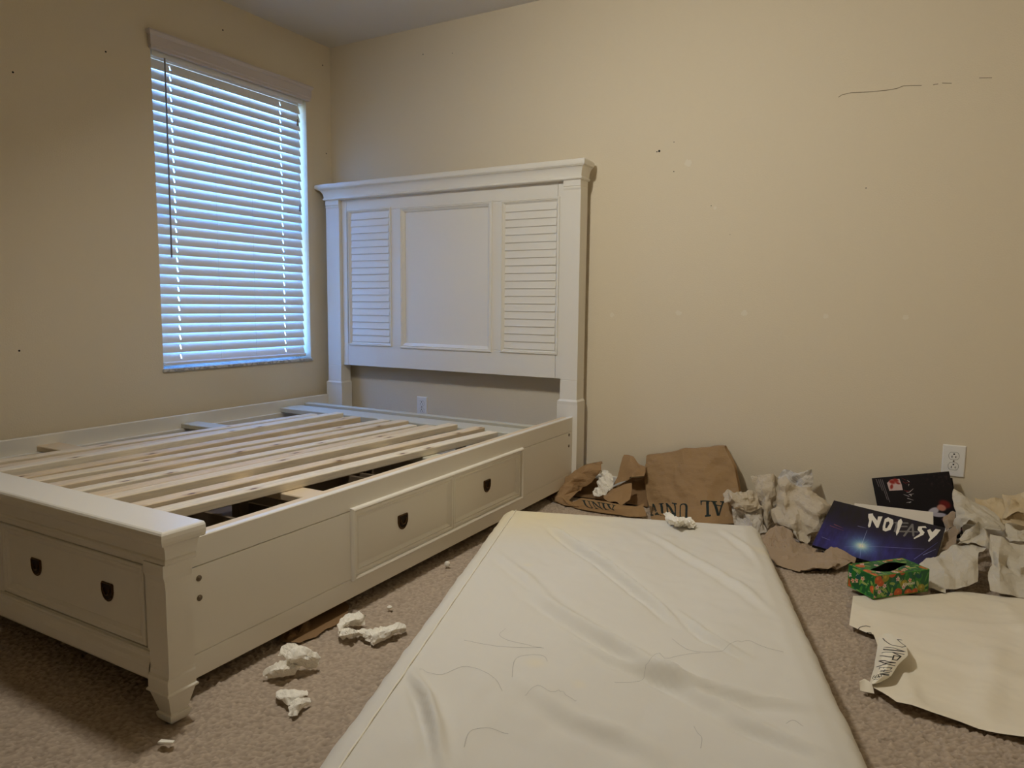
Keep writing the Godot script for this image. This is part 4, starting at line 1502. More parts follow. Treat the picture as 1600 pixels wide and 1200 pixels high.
	for q in [[0.26, 0.09, 30, 20], [0.31, 0.07, 28, 18], [0.24, 0.17, 14, 24], [0.33, 0.12, 22, 10]]:
		img_blob(im, V2(q[0], q[1]) * s2, q[2], q[3], 0.4, Color8(150, 44, 34, ), 0.4)
	for k in 16:
		var a := V2(0.40 + 0.09 * rng.randf(), 0.05 + 0.40 * rng.randf()) * s2
		img_line(im, a, a + Vector2(rng.randf_range(-50, 60), rng.randf_range(-30, 30)), 6.0, Color8(214, 206, 202) if k % 3 < 2 else Color8(120, 40, 40), 2.0)
	# a reclining figure in a white shirt with red hair, one hand
	img_blob(im, V2(0.70, 0.62) * s2, 62, 34, -0.45, Color8(196, 188, 192), 0.2)
	img_blob(im, V2(0.76, 0.68) * s2, 70, 22, 0.1, Color8(186, 178, 184), 0.2)
	img_blob(im, V2(0.86, 0.52) * s2, 56, 40, 0.5, Color8(110, 26, 24), 0.3)
	img_blob(im, V2(0.81, 0.57) * s2, 42, 32, 0.3, Color8(196, 130, 108), 0.2)
	img_blob(im, V2(0.33, 0.70) * s2, 42, 17, 0.1, Color8(164, 112, 102), 0.3)
	img_blob(im, V2(0.28, 0.68) * s2, 16, 13, 0.0, Color8(170, 120, 108), 0.3)
	for k in 14:
		img_blob(im, V2(rng.randf_range(0.5, 1.0), rng.randf_range(0.75, 1.0)) * s2, 14, 9, rng.randf() * 3.0, Color8(104, 66, 76, ), 0.5)
	var bm := mat(Color(1, 1, 1), 0.3)
	bm.albedo_texture = tex(im)
	var b := thing("photo_booklet", V(3.2, 0, 0.09), "black glossy photo booklet with a reclining figure, leaning on the wall under the outlet", "booklet", "printed books by the wall")
	slab(V(3.034, 0.227, 0.062), V(3.304, 0.290, 0.062), V(3.094, 0.004, 0.14), 0.008, bm, M.black, "page_edge", b)
	var b2 := thing("photo_booklet", V(3.25, 0, 0.08), "second black booklet just behind the glossy one, its right edge showing", "booklet", "printed books by the wall")
	slab(V(3.045, 0.226, 0.045), V(3.318, 0.262, 0.045), V(3.085, 0.004, 0.11), 0.005, M.black, M.black, "page_edge", b2)

# ------------------------------------------------------------------ tissue box
func tissue_box() -> void:
	var S := 512
	var img := Image.create(S, S, false, Image.FORMAT_RGB8)
	img.fill(Color8(26, 92, 46))
	var rng := RandomNumberGenerator.new()
	rng.seed = 15
	for k in 60:
		img_blob(img, Vector2(rng.randf() * S, rng.randf() * S), rng.randf_range(20, 44), rng.randf_range(12, 26), rng.randf() * 3.0, [Color8(20, 84, 74), Color8(38, 118, 44), Color8(24, 98, 70), Color8(52, 128, 50)][k % 4], 0.1)
	for k in 90:
		var p := Vector2(rng.randf() * S, rng.randf() * S)
		img_blob(img, p, rng.randf_range(22, 42), rng.randf_range(7, 12), rng.randf_range(-2.0, -1.0) if k % 2 == 0 else rng.randf_range(-0.6, 1.2), [Color8(112, 160, 62), Color8(142, 168, 80), Color8(70, 140, 56), Color8(160, 176, 96)][k % 4], 0.08)
	for k in 22:
		var p := Vector2(rng.randf() * S, rng.randf() * S)
		img_blob(img, p, 29, 35, rng.randf() * 2.0, Color8(196, 92, 44) if k % 5 != 4 else Color8(150, 140, 50), 0.06)
		img_blob(img, p + Vector2(-5, -7), 11, 12, 0.4, Color8(222, 120, 60) if k % 5 != 4 else Color8(190, 170, 60), 0.4)
	for k in 22:
		var p := Vector2(rng.randf() * S, rng.randf() * S)
		for j in 5:
			img_blob(img, p + Vector2.from_angle(TAU * j / 5.0 + k) * 11.0, 8.5, 6.0, TAU * j / 5.0 + k, Color8(226, 172, 146) if k % 2 == 0 else Color8(224, 190, 190), 0.15)
		img_blob(img, p, 4.5, 4.5, 0, Color8(190, 70, 40), 0.2)
	for k in 44:
		var p := Vector2(rng.randf() * S, rng.randf() * S)
		img_line(img, p, p + Vector2(rng.randf_range(-22, 22), rng.randf_range(-26, 10)), 3.0, Color8(206, 206, 150))
	# lettering on the long side, which shows rows 300..480
	img_text(img, "Kleenex", "Droid Sans", 700, Transform2D(Vector2(30, -2), Vector2(-4, 34), Vector2(268, 396)), Color8(238, 232, 220), true)
	# light green borders of the carton faces
	var m := mat(Color(1, 1, 1), 0.4)
	m.albedo_texture = tex(img)
	var edge := mat(Color8(70, 148, 52), 0.45)
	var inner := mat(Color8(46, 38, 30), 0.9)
	# corners on the carpet: left, near, right
	var near := V(3.099, 0.013, 0.871)
	var uu := V(0.149, 0, -0.162).normalized()
	var ww := V(-0.080, 0, -0.072).normalized()
	ww = V(uu.z, 0, -uu.x)
	if ww.x > 0.0: ww = -ww
	var L := 0.22
	var D := 0.108
	var Hh := 0.074
	var t := thing("tissue_box", V(3.13, 0.013, 0.755), "empty green tissue box printed with oranges and flowers, on the corner of the white poster", "tissue box")
	var up := V(0, 1, 0)
	var st := begin()
	var b := 0.0015
	var c := [near, near + uu * L, near + uu * L + ww * D, near + ww * D]
	var uvw := [Vector2(0, 0.585), Vector2(1, 0.585), Vector2(1, 0.94), Vector2(0, 0.94)]
	var nrm := [-ww, uu, ww, -uu]
	for k in 4:
		var a: Vector3 = c[k]
		var d: Vector3 = c[(k + 1) % 4]
		var wd := 1.0 if k % 2 == 0 else 0.49
		var u0 := [0.0, 0.3, 0.0, 0.5][k] as float
		var vv := 0.585 if k == 0 else 0.22
		face(st, [a + up * Hh, d + up * Hh, d, a], nrm[k], [Vector2(u0, vv), Vector2(u0 + wd, vv), Vector2(u0 + wd, vv + 0.335), Vector2(u0, vv + 0.335)])
	# top with a wavy opening
	var nseg := 48
	var ctr := near + uu * L * 0.5 + ww * D * 0.5 + up * Hh
	var holep := []
	var outp := []
	for k in nseg:
		var a := TAU * k / nseg
		var x := cos(a)
		var hx := x * 0.078
		var hy := sin(a) * 0.026 * (1.0 - 0.25 * x * x) + 0.012 * sin(x * 2.6)
		holep.append(ctr + uu * hx + ww * hy)
		var e := Vector2(cos(a) * L, sin(a) * D)
		var sc := minf(L * 0.5 / maxf(absf(cos(a)), 1e-4), D * 0.5 / maxf(absf(sin(a)), 1e-4))
		outp.append(ctr + uu * cos(a) * sc + ww * sin(a) * sc)
	for k in nseg:
		var q := [outp[k], outp[(k + 1) % nseg], holep[(k + 1) % nseg], holep[k]]
		var uvs := []
		for p in q:
			var r: Vector3 = p - ctr
			uvs.append(Vector2(0.5 + r.dot(uu) / L * 0.98, 0.27 - r.dot(ww) / L * 0.98))
		face(st, q, up, uvs)
	for k in 4:
		# corners of the top left over by the ring
		var a: Vector3 = c[k] + up * Hh
		var near_pts := []
		for p in outp: near_pts.append(p)
		near_pts.sort_custom(func(p, q): return (p as Vector3).distance_to(a) < (q as Vector3).distance_to(a))
		face(st, [a, near_pts[0], near_pts[1]], up, [Vector2(0.1, 0.1), Vector2(0.12, 0.1), Vector2(0.1, 0.12)])
	put("carton", done(st), m, t)
	var s2 := begin()
	for k in 4:
		var a: Vector3 = c[k]
		var d: Vector3 = c[(k + 1) % 4]
		tube(s2, [a + up * Hh, d + up * Hh], 0.0011, 5)
		tube(s2, [a + up * 0.001, d + up * 0.001], 0.0011, 5)
		tube(s2, [a, a + up * Hh], 0.0011, 5)
	put("carton_edge", done(s2), edge, t)
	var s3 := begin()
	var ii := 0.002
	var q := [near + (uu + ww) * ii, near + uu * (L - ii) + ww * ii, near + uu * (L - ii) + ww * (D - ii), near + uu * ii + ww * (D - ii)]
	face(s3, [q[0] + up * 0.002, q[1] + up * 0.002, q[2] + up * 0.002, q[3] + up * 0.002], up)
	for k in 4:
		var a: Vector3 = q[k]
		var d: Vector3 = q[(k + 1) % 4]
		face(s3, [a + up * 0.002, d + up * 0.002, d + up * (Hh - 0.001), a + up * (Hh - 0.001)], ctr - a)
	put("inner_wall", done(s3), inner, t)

# ------------------------------------------------------------------ torn poster
func torn_poster() -> void:
	var t := thing("poster_sheet", V(3.4, 0, 1.1), "large torn white poster sheet lying face down on the carpet at the right", "poster")
	var outline := PackedVector2Array()
	for p in [[3.041, 0.864], [3.14, 0.80], [3.232, 0.75], [3.341, 0.63], [3.45, 0.615], [3.56, 0.60], [3.66, 0.62], [3.66, 1.0], [3.66, 1.54], [3.50, 1.535], [3.427, 1.528], [3.346, 1.53], [3.311, 1.526], [3.255, 1.533], [3.215, 1.530], [3.185, 1.535], [3.143, 1.483], [3.123, 1.464], [3.132, 1.339], [3.129, 1.209], [3.116, 1.15], [3.095, 1.144], [3.051, 1.117]]:
		outline.append(Vector2(p[0], p[1]))
	var pts := PackedVector2Array(outline)
	# edge points and a filling of inner points
	for i in outline.size():
		var a: Vector2 = outline[i]
		var b: Vector2 = outline[(i + 1) % outline.size()]
		var k := int(a.distance_to(b) / 0.02)
		for j in range(1, k): pts.append(a.lerp(b, float(j) / k))
	var x := 3.03
	while x < 3.66:
		var z := 0.6
		while z < 1.54:
			var q := Vector2(x, z)
			if Geometry2D.is_point_in_polygon(q, outline): pts.append(q)
			z += 0.0165
		x += 0.0165
	var n := FastNoiseLite.new()
	n.seed = 44
	n.frequency = 3.2
	n.fractal_octaves = 2
	var h := func(q: Vector2) -> float:
		var y := 0.0085 + 0.007 * n.get_noise_2dv(q) + 0.0
		# soft folds
		for f in [[Vector2(3.22, 1.50), Vector2(3.20, 1.36), 0.010, 0.016], [Vector2(3.36, 1.45), Vector2(3.40, 1.1), 0.010, 0.03], [Vector2(3.12, 0.98), Vector2(3.6, 0.85), 0.007, 0.03], [Vector2(3.2, 1.2), Vector2(3.6, 1.25), 0.006, 0.025], [Vector2(3.45, 0.7), Vector2(3.52, 1.0), 0.008, 0.03]]:
			var d := seg_dist(q, [f[0], f[1]])
			y += float(f[2]) * exp(-pow(float(d[0]) / float(f[3]), 2.0))
		# the near edge curls up a little
		y += 0.012 * smoothstep(1.44, 1.53, q.y) * (0.6 + 0.8 * sin(q.x * 22.0) * 0.5)
		return maxf(y, 0.0045)
	var tri := Geometry2D.triangulate_delaunay(pts)
	var st := begin(false)
	for i in range(0, tri.size(), 3):
		var a := pts[tri[i]]
		var b := pts[tri[i + 1]]
		var c := pts[tri[i + 2]]
		if not Geometry2D.is_point_in_polygon((a + b + c) / 3.0, outline): continue
		var v := []
		for q in [a, b, c]: v.append(V(q.x, h.call(q), q.y))
		face(st, v, V(0, 1, 0))
	put("sheet", done(st), M.poster, t)
	# marker strokes by the torn edge
	for w in [[V(3.076, 0, 1.134), V(3.079, 0, 1.118), V(3.086, 0, 1.106), V(3.094, 0, 1.098), V(3.105, 0, 1.098)], [V(3.099, 0, 1.148), V(3.104, 0, 1.142), V(3.109, 0, 1.141), V(3.110, 0, 1.152)]]:
		var s2 := begin()
		var c := []
		for p in w: c.append(V(p.x, h.call(Vector2(p.x, p.z)) + 0.0006, p.z))
		tube(s2, c, 0.0009, 4)
		put("marker_stroke", done(s2), M.ink, t, "black marker stroke")
	# the torn flap, folded over to show its lettered face
	var ctrl := [
		[V(3.132, 0.020, 1.183), V(3.146, 0.030, 1.169), V(3.161, 0.035, 1.177), V(3.186, 0.040, 1.208)],
		[V(3.130, 0.020, 1.232), V(3.150, 0.045, 1.275), V(3.174, 0.050, 1.277), V(3.197, 0.045, 1.260)],
		[V(3.130, 0.020, 1.283), V(3.147, 0.050, 1.342), V(3.170, 0.055, 1.344), V(3.202, 0.045, 1.313)],
		[V(3.130, 0.020, 1.370), V(3.145, 0.045, 1.409), V(3.161, 0.050, 1.407), V(3.183, 0.040, 1.371)],
		[V(3.127, 0.015, 1.409), V(3.139, 0.035, 1.445), V(3.153, 0.040, 1.448), V(3.169, 0.035, 1.431)],
		[V(3.123, 0.012, 1.465), V(3.128, 0.020, 1.472), V(3.137, 0.025, 1.471), V(3.148, 0.022, 1.450)]]
	put("folded_flap", grid_mesh(crease(ctrl, 8, 0.0015, 14.0, 61), false), flap_print(), t, "folded over flap with black hand lettering")
	# small rolled curl at the end of the fold
	var cur := [[V(3.103, 0.016, 1.470), V(3.112, 0.016, 1.452), V(3.126, 0.016, 1.463)], [V(3.104, 0.026, 1.478), V(3.114, 0.028, 1.464), V(3.130, 0.026, 1.474)], [V(3.107, 0.008, 1.490), V(3.120, 0.008, 1.490), V(3.138, 0.008, 1.488)]]
	put("paper_curl", grid_mesh(crease(cur, 6, 0.001, 20.0, 62), false), M.poster, t)

func flap_print() -> StandardMaterial3D:
	# hand lettering in the flap's own axes: u from the fold to the free edge, v along it
	var W := 256
	var Hh := 768
	var img := Image.create(W, Hh, false, Image.FORMAT_RGB8)
	img.fill(Color8(236, 228, 208))
	var ink := Color8(30, 25, 24)
	var s := Vector2(W, Hh)
	var strokes := [
		[V2(0.98, 0.03), V2(0.80, 0.08), V2(0.92, 0.15), V2(0.99, 0.20), V2(0.85, 0.235), V2(0.55, 0.21), V2(0.30, 0.13), V2(0.22, 0.08)],
		[V2(0.30, 0.27), V2(0.60, 0.275), V2(0.92, 0.33), V2(0.30, 0.315), V2(0.34, 0.335), V2(0.88, 0.335)],
		[V2(0.28, 0.40), V2(0.40, 0.38), V2(0.62, 0.37), V2(0.86, 0.43)], [V2(0.62, 0.37), V2(0.90, 0.39)],
		[V2(0.22, 0.45), V2(0.70, 0.46)], [V2(0.70, 0.43), V2(0.86, 0.44), V2(0.84, 0.51), V2(0.72, 0.50), V2(0.70, 0.43)],
		[V2(0.22, 0.53), V2(0.45, 0.52), V2(0.85, 0.56), V2(0.45, 0.555), V2(0.22, 0.53)], [V2(0.45, 0.555), V2(0.90, 0.615)], [V2(0.15, 0.615), V2(0.40, 0.58), V2(0.55, 0.575)],
		[V2(0.28, 0.66), V2(0.28, 0.625), V2(0.85, 0.655), V2(0.82, 0.68)], [V2(0.52, 0.635), V2(0.52, 0.655)],
		[V2(0.42, 0.70), V2(0.90, 0.715)], [V2(0.62, 0.69), V2(0.60, 0.73)], [V2(0.42, 0.73), V2(0.86, 0.745)],
		[V2(0.45, 0.765), V2(0.86, 0.775), V2(0.50, 0.785), V2(0.88, 0.80)],
		[V2(0.14, 0.80), V2(0.10, 0.85), V2(0.16, 0.86)], [V2(0.25, 0.84), V2(0.40, 0.79), V2(0.55, 0.79), V2(0.62, 0.83), V2(0.40, 0.86), V2(0.25, 0.84), V2(0.45, 0.82), V2(0.58, 0.85), V2(0.42, 0.80)],
		[V2(0.30, 0.89), V2(0.42, 0.885)], [V2(0.50, 0.895), V2(0.62, 0.88)]]
	for st in strokes:
		var p := []
		for q in st: p.append((q as Vector2) * s)
		img_path(img, p, 9.0, ink)
	var m := mat(Color(1, 1, 1), 0.6)
	m.albedo_texture = tex(img)
	return m

# ------------------------------------------------------------------ tissues and bits
func tissues() -> void:
	var a := thing("crumpled_tissue", V(1.85, 0, 2.10), "twisted white tissue on the carpet beside the bed rail, nearest the brown paper", "tissue", "used tissues")
	sheet("upper_fold", "tissue_twist_top", 8, 0.006, 51.0, 71, M.tissue, a)
	sheet("lower_fold", "tissue_twist_low", 9, 0.006, 51.0, 72, M.tissue, a)
	var b := thing("crumpled_tissue", V(1.88, 0, 1.85), "long rolled white tissue on the carpet, close to the mattress edge", "tissue", "used tissues")
	sheet("open_end", "tissue_long_head", 9, 0.005, 45.0, 73, M.tissue, b)
	sheet("rolled_end", "tissue_long_tail", 7, 0.006, 51.0, 74, M.tissue, b)
	var c := thing("crumpled_tissue", V(1.99, 0, 2.2), "small folded three cornered tissue on the carpet, nearest the camera", "tissue", "used tissues")
	sheet("flat_fold", "tissue_tri_top", 9, 0.004, 45.0, 75, M.tissue, c)
	sheet("bent_fold", "tissue_tri_low", 8, 0.005, 51.0, 76, M.tissue, c)
	var d := put("crumpled_tissue", grid_mesh(crease(P.tissue_mattress, 8, 0.007, 56.0, 77, 0.148)), M.tissue)
	tag(d, "small crumpled white tissue on the far edge of the mattress", "tissue", "used tissues")

func small_debris() -> void:
	var st := begin()
	plate(st, PackedVector2Array([Vector2(-0.017, -0.008), Vector2(0.013, -0.009), Vector2(0.018, 0.004), Vector2(-0.013, 0.009)]), V(1.872, 0.009, 2.470), V(0.93, 0, -0.36), V(0.30, 0.25, 0.9).normalized(), V(-0.1, 0.96, -0.25).normalized(), 0.003)
	var o := put("paint_chip", done(st), M.tissue)
	tag(o, "small white chip on the carpet in front of the bed foot", "chip")
	var rng := RandomNumberGenerator.new()
	rng.seed = 3
	for d in [[V(1.775, 0, 1.314), 0.012, "small white lump on the carpet below the side drawers"], [V(1.832, 0, 1.700), 0.008, "tiny scrap of white lint between the long tissue and the bed rail"]]:
		var s2 := begin()
		var prof := []
		for k in 6:
			var a := PI * k / 5.0
			prof.append([sin(a) * float(d[1]) * rng.randf_range(0.8, 1.1), float(d[1]) * (0.9 - 0.9 * cos(a))])
		prof[0][0] = 0.0
		prof[5][0] = 0.0
		lathe(s2, d[0], prof, 7)
		var q := put("paper_scrap", done(s2), M.tissue)
		tag(q, d[2], "scrap", "white scraps on the carpet")

func patches() -> Dictionary:
	return {
	"heap_column": [[V(2.566,0.192,0.140),V(2.620,0.211,0.160),V(2.660,0.214,0.150),V(2.682,0.191,0.120)],
		[V(2.593,0.150,0.170),V(2.633,0.154,0.200),V(2.667,0.150,0.200),V(2.679,0.152,0.150)],
		[V(2.610,0.104,0.180),V(2.646,0.113,0.220),V(2.671,0.118,0.200),V(2.684,0.107,0.170)],
		[V(2.619,0.060,0.200),V(2.657,0.070,0.240),V(2.672,0.062,0.220),V(2.681,0.077,0.200)],
		[V(2.640,0.000,0.240),V(2.664,0.004,0.260),V(2.675,0.009,0.250),V(2.677,0.018,0.220)]],
	"heap_front": [[V(2.685,0.178,0.150),V(2.706,0.219,0.160),V(2.752,0.192,0.200),V(2.804,0.187,0.180),V(2.842,0.134,0.140)],
		[V(2.679,0.105,0.200),V(2.725,0.156,0.240),V(2.757,0.148,0.220),V(2.825,0.175,0.260),V(2.880,0.139,0.220)],
		[V(2.681,0.060,0.240),V(2.734,0.105,0.280),V(2.775,0.117,0.250),V(2.846,0.153,0.300),V(2.923,0.124,0.260)],
		[V(2.697,0.037,0.280),V(2.757,0.086,0.330),V(2.796,0.093,0.300),V(2.872,0.086,0.330),V(2.900,0.065,0.300)],
		[V(2.767,0.053,0.320),V(2.791,0.029,0.360),V(2.816,0.041,0.340),V(2.849,0.044,0.350),V(2.897,0.057,0.330)],
		[V(2.783,0.041,0.360),V(2.823,0.014,0.380),V(2.840,-0.004,0.390),V(2.846,0.030,0.360),V(2.852,0.039,0.340)]],
	"heap_grey": [[V(2.660,0.180,0.080),V(2.692,0.223,0.060),V(2.747,0.219,0.090),V(2.801,0.231,0.060)],
		[V(2.693,0.151,0.110),V(2.736,0.167,0.090),V(2.771,0.175,0.120),V(2.816,0.200,0.080)],
		[V(2.735,0.116,0.130),V(2.758,0.133,0.140),V(2.789,0.146,0.130),V(2.806,0.147,0.100)]],
	"heap_knob": [[V(2.478,0.099,0.240),V(2.488,0.141,0.220),V(2.521,0.138,0.260),V(2.559,0.135,0.200),V(2.597,0.137,0.160)],
		[V(2.495,0.099,0.300),V(2.530,0.125,0.320),V(2.557,0.127,0.300),V(2.589,0.135,0.280),V(2.620,0.115,0.220)],
		[V(2.512,0.096,0.280),V(2.543,0.086,0.300),V(2.582,0.086,0.320),V(2.609,0.077,0.300),V(2.633,0.088,0.240)]],
	"heap_skirt": [[V(2.515,0.092,0.260),V(2.564,0.090,0.300),V(2.585,0.074,0.270),V(2.627,0.082,0.220)],
		[V(2.532,0.038,0.300),V(2.563,0.038,0.260),V(2.609,0.052,0.330),V(2.652,0.041,0.260)],
		[V(2.548,-0.015,0.300),V(2.597,0.004,0.340),V(2.643,-0.005,0.360),V(2.672,-0.000,0.300)]],
	"under_sheet": [[V(2.665,0.010,0.400),V(2.714,0.061,0.360),V(2.767,0.048,0.380),V(2.817,0.016,0.420),V(2.864,0.007,0.420),V(2.936,0.004,0.450)],
		[V(2.713,-0.009,0.520),V(2.741,0.009,0.460),V(2.795,0.010,0.500),V(2.857,-0.003,0.500),V(2.916,0.014,0.520),V(2.992,0.018,0.550)],
		[V(2.742,-0.024,0.600),V(2.785,-0.009,0.620),V(2.830,-0.008,0.580),V(2.887,0.018,0.600),V(2.941,0.032,0.580),V(3.013,0.026,0.600)],
		[V(2.774,-0.017,0.680),V(2.812,-0.015,0.700),V(2.860,-0.006,0.710),V(2.899,0.004,0.690),V(2.954,0.013,0.670),V(2.979,0.017,0.630)]],
	"under_strip": [[V(2.915,0.027,0.500),V(2.930,0.048,0.460),V(2.972,0.038,0.500),V(3.023,0.024,0.520)],
		[V(2.912,0.025,0.560),V(2.945,0.033,0.550),V(2.980,0.028,0.560),V(3.021,0.018,0.570)]],
	"pile_upper": [[V(3.318,0.235,0.140),V(3.345,0.225,0.130),V(3.369,0.205,0.140),V(3.393,0.193,0.150),V(3.422,0.185,0.150)],
		[V(3.320,0.196,0.200),V(3.344,0.196,0.220),V(3.381,0.182,0.200),V(3.419,0.177,0.220),V(3.458,0.166,0.200)],
		[V(3.326,0.184,0.260),V(3.357,0.195,0.300),V(3.396,0.185,0.280),V(3.447,0.173,0.270),V(3.488,0.155,0.260)],
		[V(3.329,0.151,0.280),V(3.351,0.179,0.330),V(3.387,0.187,0.340),V(3.431,0.168,0.340),V(3.477,0.148,0.300)],
		[V(3.337,0.097,0.300),V(3.344,0.140,0.330),V(3.368,0.178,0.360),V(3.418,0.157,0.360),V(3.470,0.140,0.320)]],
	"pile_corner": [[V(3.309,0.149,0.200),V(3.318,0.164,0.200),V(3.330,0.167,0.220)],
		[V(3.287,0.137,0.250),V(3.304,0.148,0.270),V(3.327,0.146,0.260)],
		[V(3.304,0.102,0.270),V(3.315,0.122,0.280),V(3.330,0.125,0.270)]],
	"pile_brown": [[V(3.297,0.103,0.280),V(3.312,0.116,0.290),V(3.336,0.142,0.300)],
		[V(3.291,0.074,0.330),V(3.311,0.082,0.320),V(3.337,0.108,0.340)],
		[V(3.286,0.055,0.380),V(3.302,0.057,0.370),V(3.325,0.076,0.380)]],
	"pile_swirl": [[V(3.342,0.110,0.360),V(3.366,0.153,0.380),V(3.392,0.181,0.400),V(3.424,0.163,0.380),V(3.433,0.130,0.360)],
		[V(3.340,0.112,0.420),V(3.371,0.119,0.400),V(3.401,0.138,0.370),V(3.417,0.140,0.420),V(3.437,0.129,0.420)],
		[V(3.313,0.081,0.400),V(3.348,0.112,0.440),V(3.385,0.125,0.460),V(3.412,0.124,0.460),V(3.435,0.116,0.460)]],
	"pile_pouch": [[V(3.221,0.038,0.520),V(3.269,0.062,0.450),V(3.329,0.094,0.420),V(3.375,0.113,0.440),V(3.415,0.118,0.460)],
		[V(3.237,0.030,0.560),V(3.274,0.067,0.540),V(3.317,0.066,0.500),V(3.351,0.084,0.500),V(3.393,0.102,0.500)],
		[V(3.250,0.024,0.600),V(3.292,0.058,0.580),V(3.324,0.062,0.560),V(3.360,0.083,0.560),V(3.389,0.082,0.530)],
		[V(3.250,0.017,0.630),V(3.294,0.050,0.640),V(3.326,0.043,0.630),V(3.360,0.050,0.610),V(3.391,0.057,0.570)],
		[V(3.253,0.009,0.660),V(3.296,0.013,0.660),V(3.327,0.016,0.650),V(3.355,0.027,0.640),V(3.390,0.039,0.600)]],
	"pile_tail": [[V(3.253,0.012,0.660),V(3.299,0.018,0.660)],
		[V(3.276,0.012,0.680),V(3.299,0.011,0.690)]],
	"pile_drape": [[V(3.429,0.149,0.380),V(3.461,0.146,0.400),V(3.488,0.129,0.400),V(3.517,0.123,0.400),V(3.536,0.130,0.400)],
		[V(3.424,0.128,0.460),V(3.450,0.124,0.480),V(3.477,0.112,0.470),V(3.508,0.094,0.460),V(3.536,0.103,0.450)],
		[V(3.425,0.097,0.500),V(3.447,0.107,0.540),V(3.473,0.068,0.500),V(3.505,0.090,0.550),V(3.535,0.087,0.500)],
		[V(3.424,0.057,0.550),V(3.446,0.078,0.580),V(3.484,0.077,0.560),V(3.509,0.064,0.560),V(3.535,0.069,0.540)],
		[V(3.422,0.020,0.620),V(3.451,0.016,0.620),V(3.484,0.013,0.610),V(3.516,0.015,0.610),V(3.535,0.019,0.600)]],
	"pile_yellow": [[V(3.478,0.230,0.080),V(3.505,0.231,0.100),V(3.538,0.251,0.100),V(3.560,0.263,0.090)],
		[V(3.484,0.198,0.140),V(3.500,0.225,0.170),V(3.531,0.217,0.160),V(3.558,0.228,0.140)],
		[V(3.474,0.159,0.200),V(3.487,0.172,0.220),V(3.521,0.199,0.200),V(3.554,0.193,0.200)]],
	"pile_back": [[V(3.394,0.203,0.100),V(3.426,0.208,0.110),V(3.488,0.212,0.090),V(3.564,0.223,0.080)],
		[V(3.396,0.191,0.150),V(3.443,0.185,0.130),V(3.483,0.193,0.140),V(3.563,0.186,0.120)],
		[V(3.424,0.169,0.200),V(3.463,0.161,0.220),V(3.504,0.154,0.220),V(3.558,0.137,0.200)]],
	"pile_mid": [[V(3.482,0.159,0.260),V(3.514,0.151,0.280),V(3.555,0.138,0.260)],
		[V(3.476,0.129,0.330),V(3.513,0.149,0.320),V(3.549,0.129,0.300)],
		[V(3.487,0.127,0.380),V(3.515,0.132,0.380),V(3.544,0.117,0.360)]],
	"bag_flank": [[V(1.698,0.096,0.100),V(1.746,0.121,0.120),V(1.792,0.144,0.120),V(1.846,0.165,0.100)],
		[V(1.674,0.079,0.150),V(1.752,0.103,0.200),V(1.792,0.122,0.180),V(1.862,0.130,0.140)],
		[V(1.646,0.038,0.180),V(1.738,0.079,0.250),V(1.769,0.077,0.220),V(1.819,0.071,0.160)],
		[V(1.618,0.003,0.220),V(1.707,0.035,0.280),V(1.743,0.026,0.300),V(1.792,0.044,0.200)],
		[V(1.610,-0.021,0.250),V(1.679,0.001,0.300),V(1.739,0.023,0.330),V(1.776,0.007,0.320)],
		[V(1.626,-0.062,0.280),V(1.706,-0.045,0.330),V(1.777,-0.027,0.360),V(1.844,-0.020,0.360)],
		[V(1.636,0.004,0.300),V(1.716,0.004,0.350),V(1.787,0.004,0.380),V(1.854,0.004,0.380)]],
	"bag_rim": [[V(1.752,0.129,0.100),V(1.771,0.142,0.090),V(1.810,0.154,0.090),V(1.844,0.164,0.090)],
		[V(1.774,0.132,0.140),V(1.797,0.142,0.140),V(1.827,0.153,0.130),V(1.858,0.158,0.110)]],
	"bag_band": [[V(1.748,0.030,0.340),V(1.800,0.006,0.330),V(1.852,0.039,0.350),V(1.910,0.042,0.350),V(1.978,0.042,0.350),V(2.043,0.032,0.340),V(2.108,0.036,0.330),V(2.141,0.047,0.300)],
		[V(1.784,0.009,0.360),V(1.833,0.005,0.370),V(1.876,0.015,0.370),V(1.934,0.017,0.370),V(1.990,0.018,0.370),V(2.055,0.022,0.370),V(2.112,0.031,0.360),V(2.148,0.039,0.330)],
		[V(1.826,-0.020,0.370),V(1.874,-0.019,0.380),V(1.925,-0.014,0.380),V(1.974,-0.010,0.380),V(2.036,-0.000,0.380),V(2.094,0.007,0.380),V(2.140,0.018,0.370),V(2.166,0.017,0.350)],
		[V(1.836,0.004,0.390),V(1.884,0.004,0.400),V(1.935,0.004,0.400),V(1.984,0.004,0.400),V(2.046,0.004,0.400),V(2.104,0.004,0.400),V(2.150,0.004,0.390),V(2.176,0.004,0.370)]],
	"bag_back": [[V(1.938,0.165,0.070),V(1.946,0.200,0.050),V(1.996,0.199,0.060),V(2.041,0.165,0.080),V(2.070,0.169,0.090)],
		[V(1.937,0.105,0.110),V(1.962,0.134,0.100),V(2.002,0.150,0.120),V(2.059,0.158,0.160),V(2.088,0.151,0.140)],
		[V(1.931,0.066,0.150),V(1.964,0.083,0.140),V(1.993,0.095,0.140),V(2.029,0.126,0.180),V(2.088,0.134,0.160)]],
	"bag_fold": [[V(1.921,0.030,0.240),V(1.959,0.069,0.220),V(2.005,0.094,0.200),V(2.036,0.101,0.180)],
		[V(1.950,0.036,0.300),V(1.991,0.060,0.290),V(2.025,0.078,0.270),V(2.052,0.084,0.220)],
		[V(1.987,0.035,0.330),V(2.022,0.040,0.330),V(2.046,0.031,0.330),V(2.068,0.052,0.280)]],
	"bag_inside": [[V(1.662,0.036,0.090),V(1.784,0.079,0.080),V(1.900,0.041,0.070),V(1.988,0.096,0.070),V(2.054,0.110,0.060)],
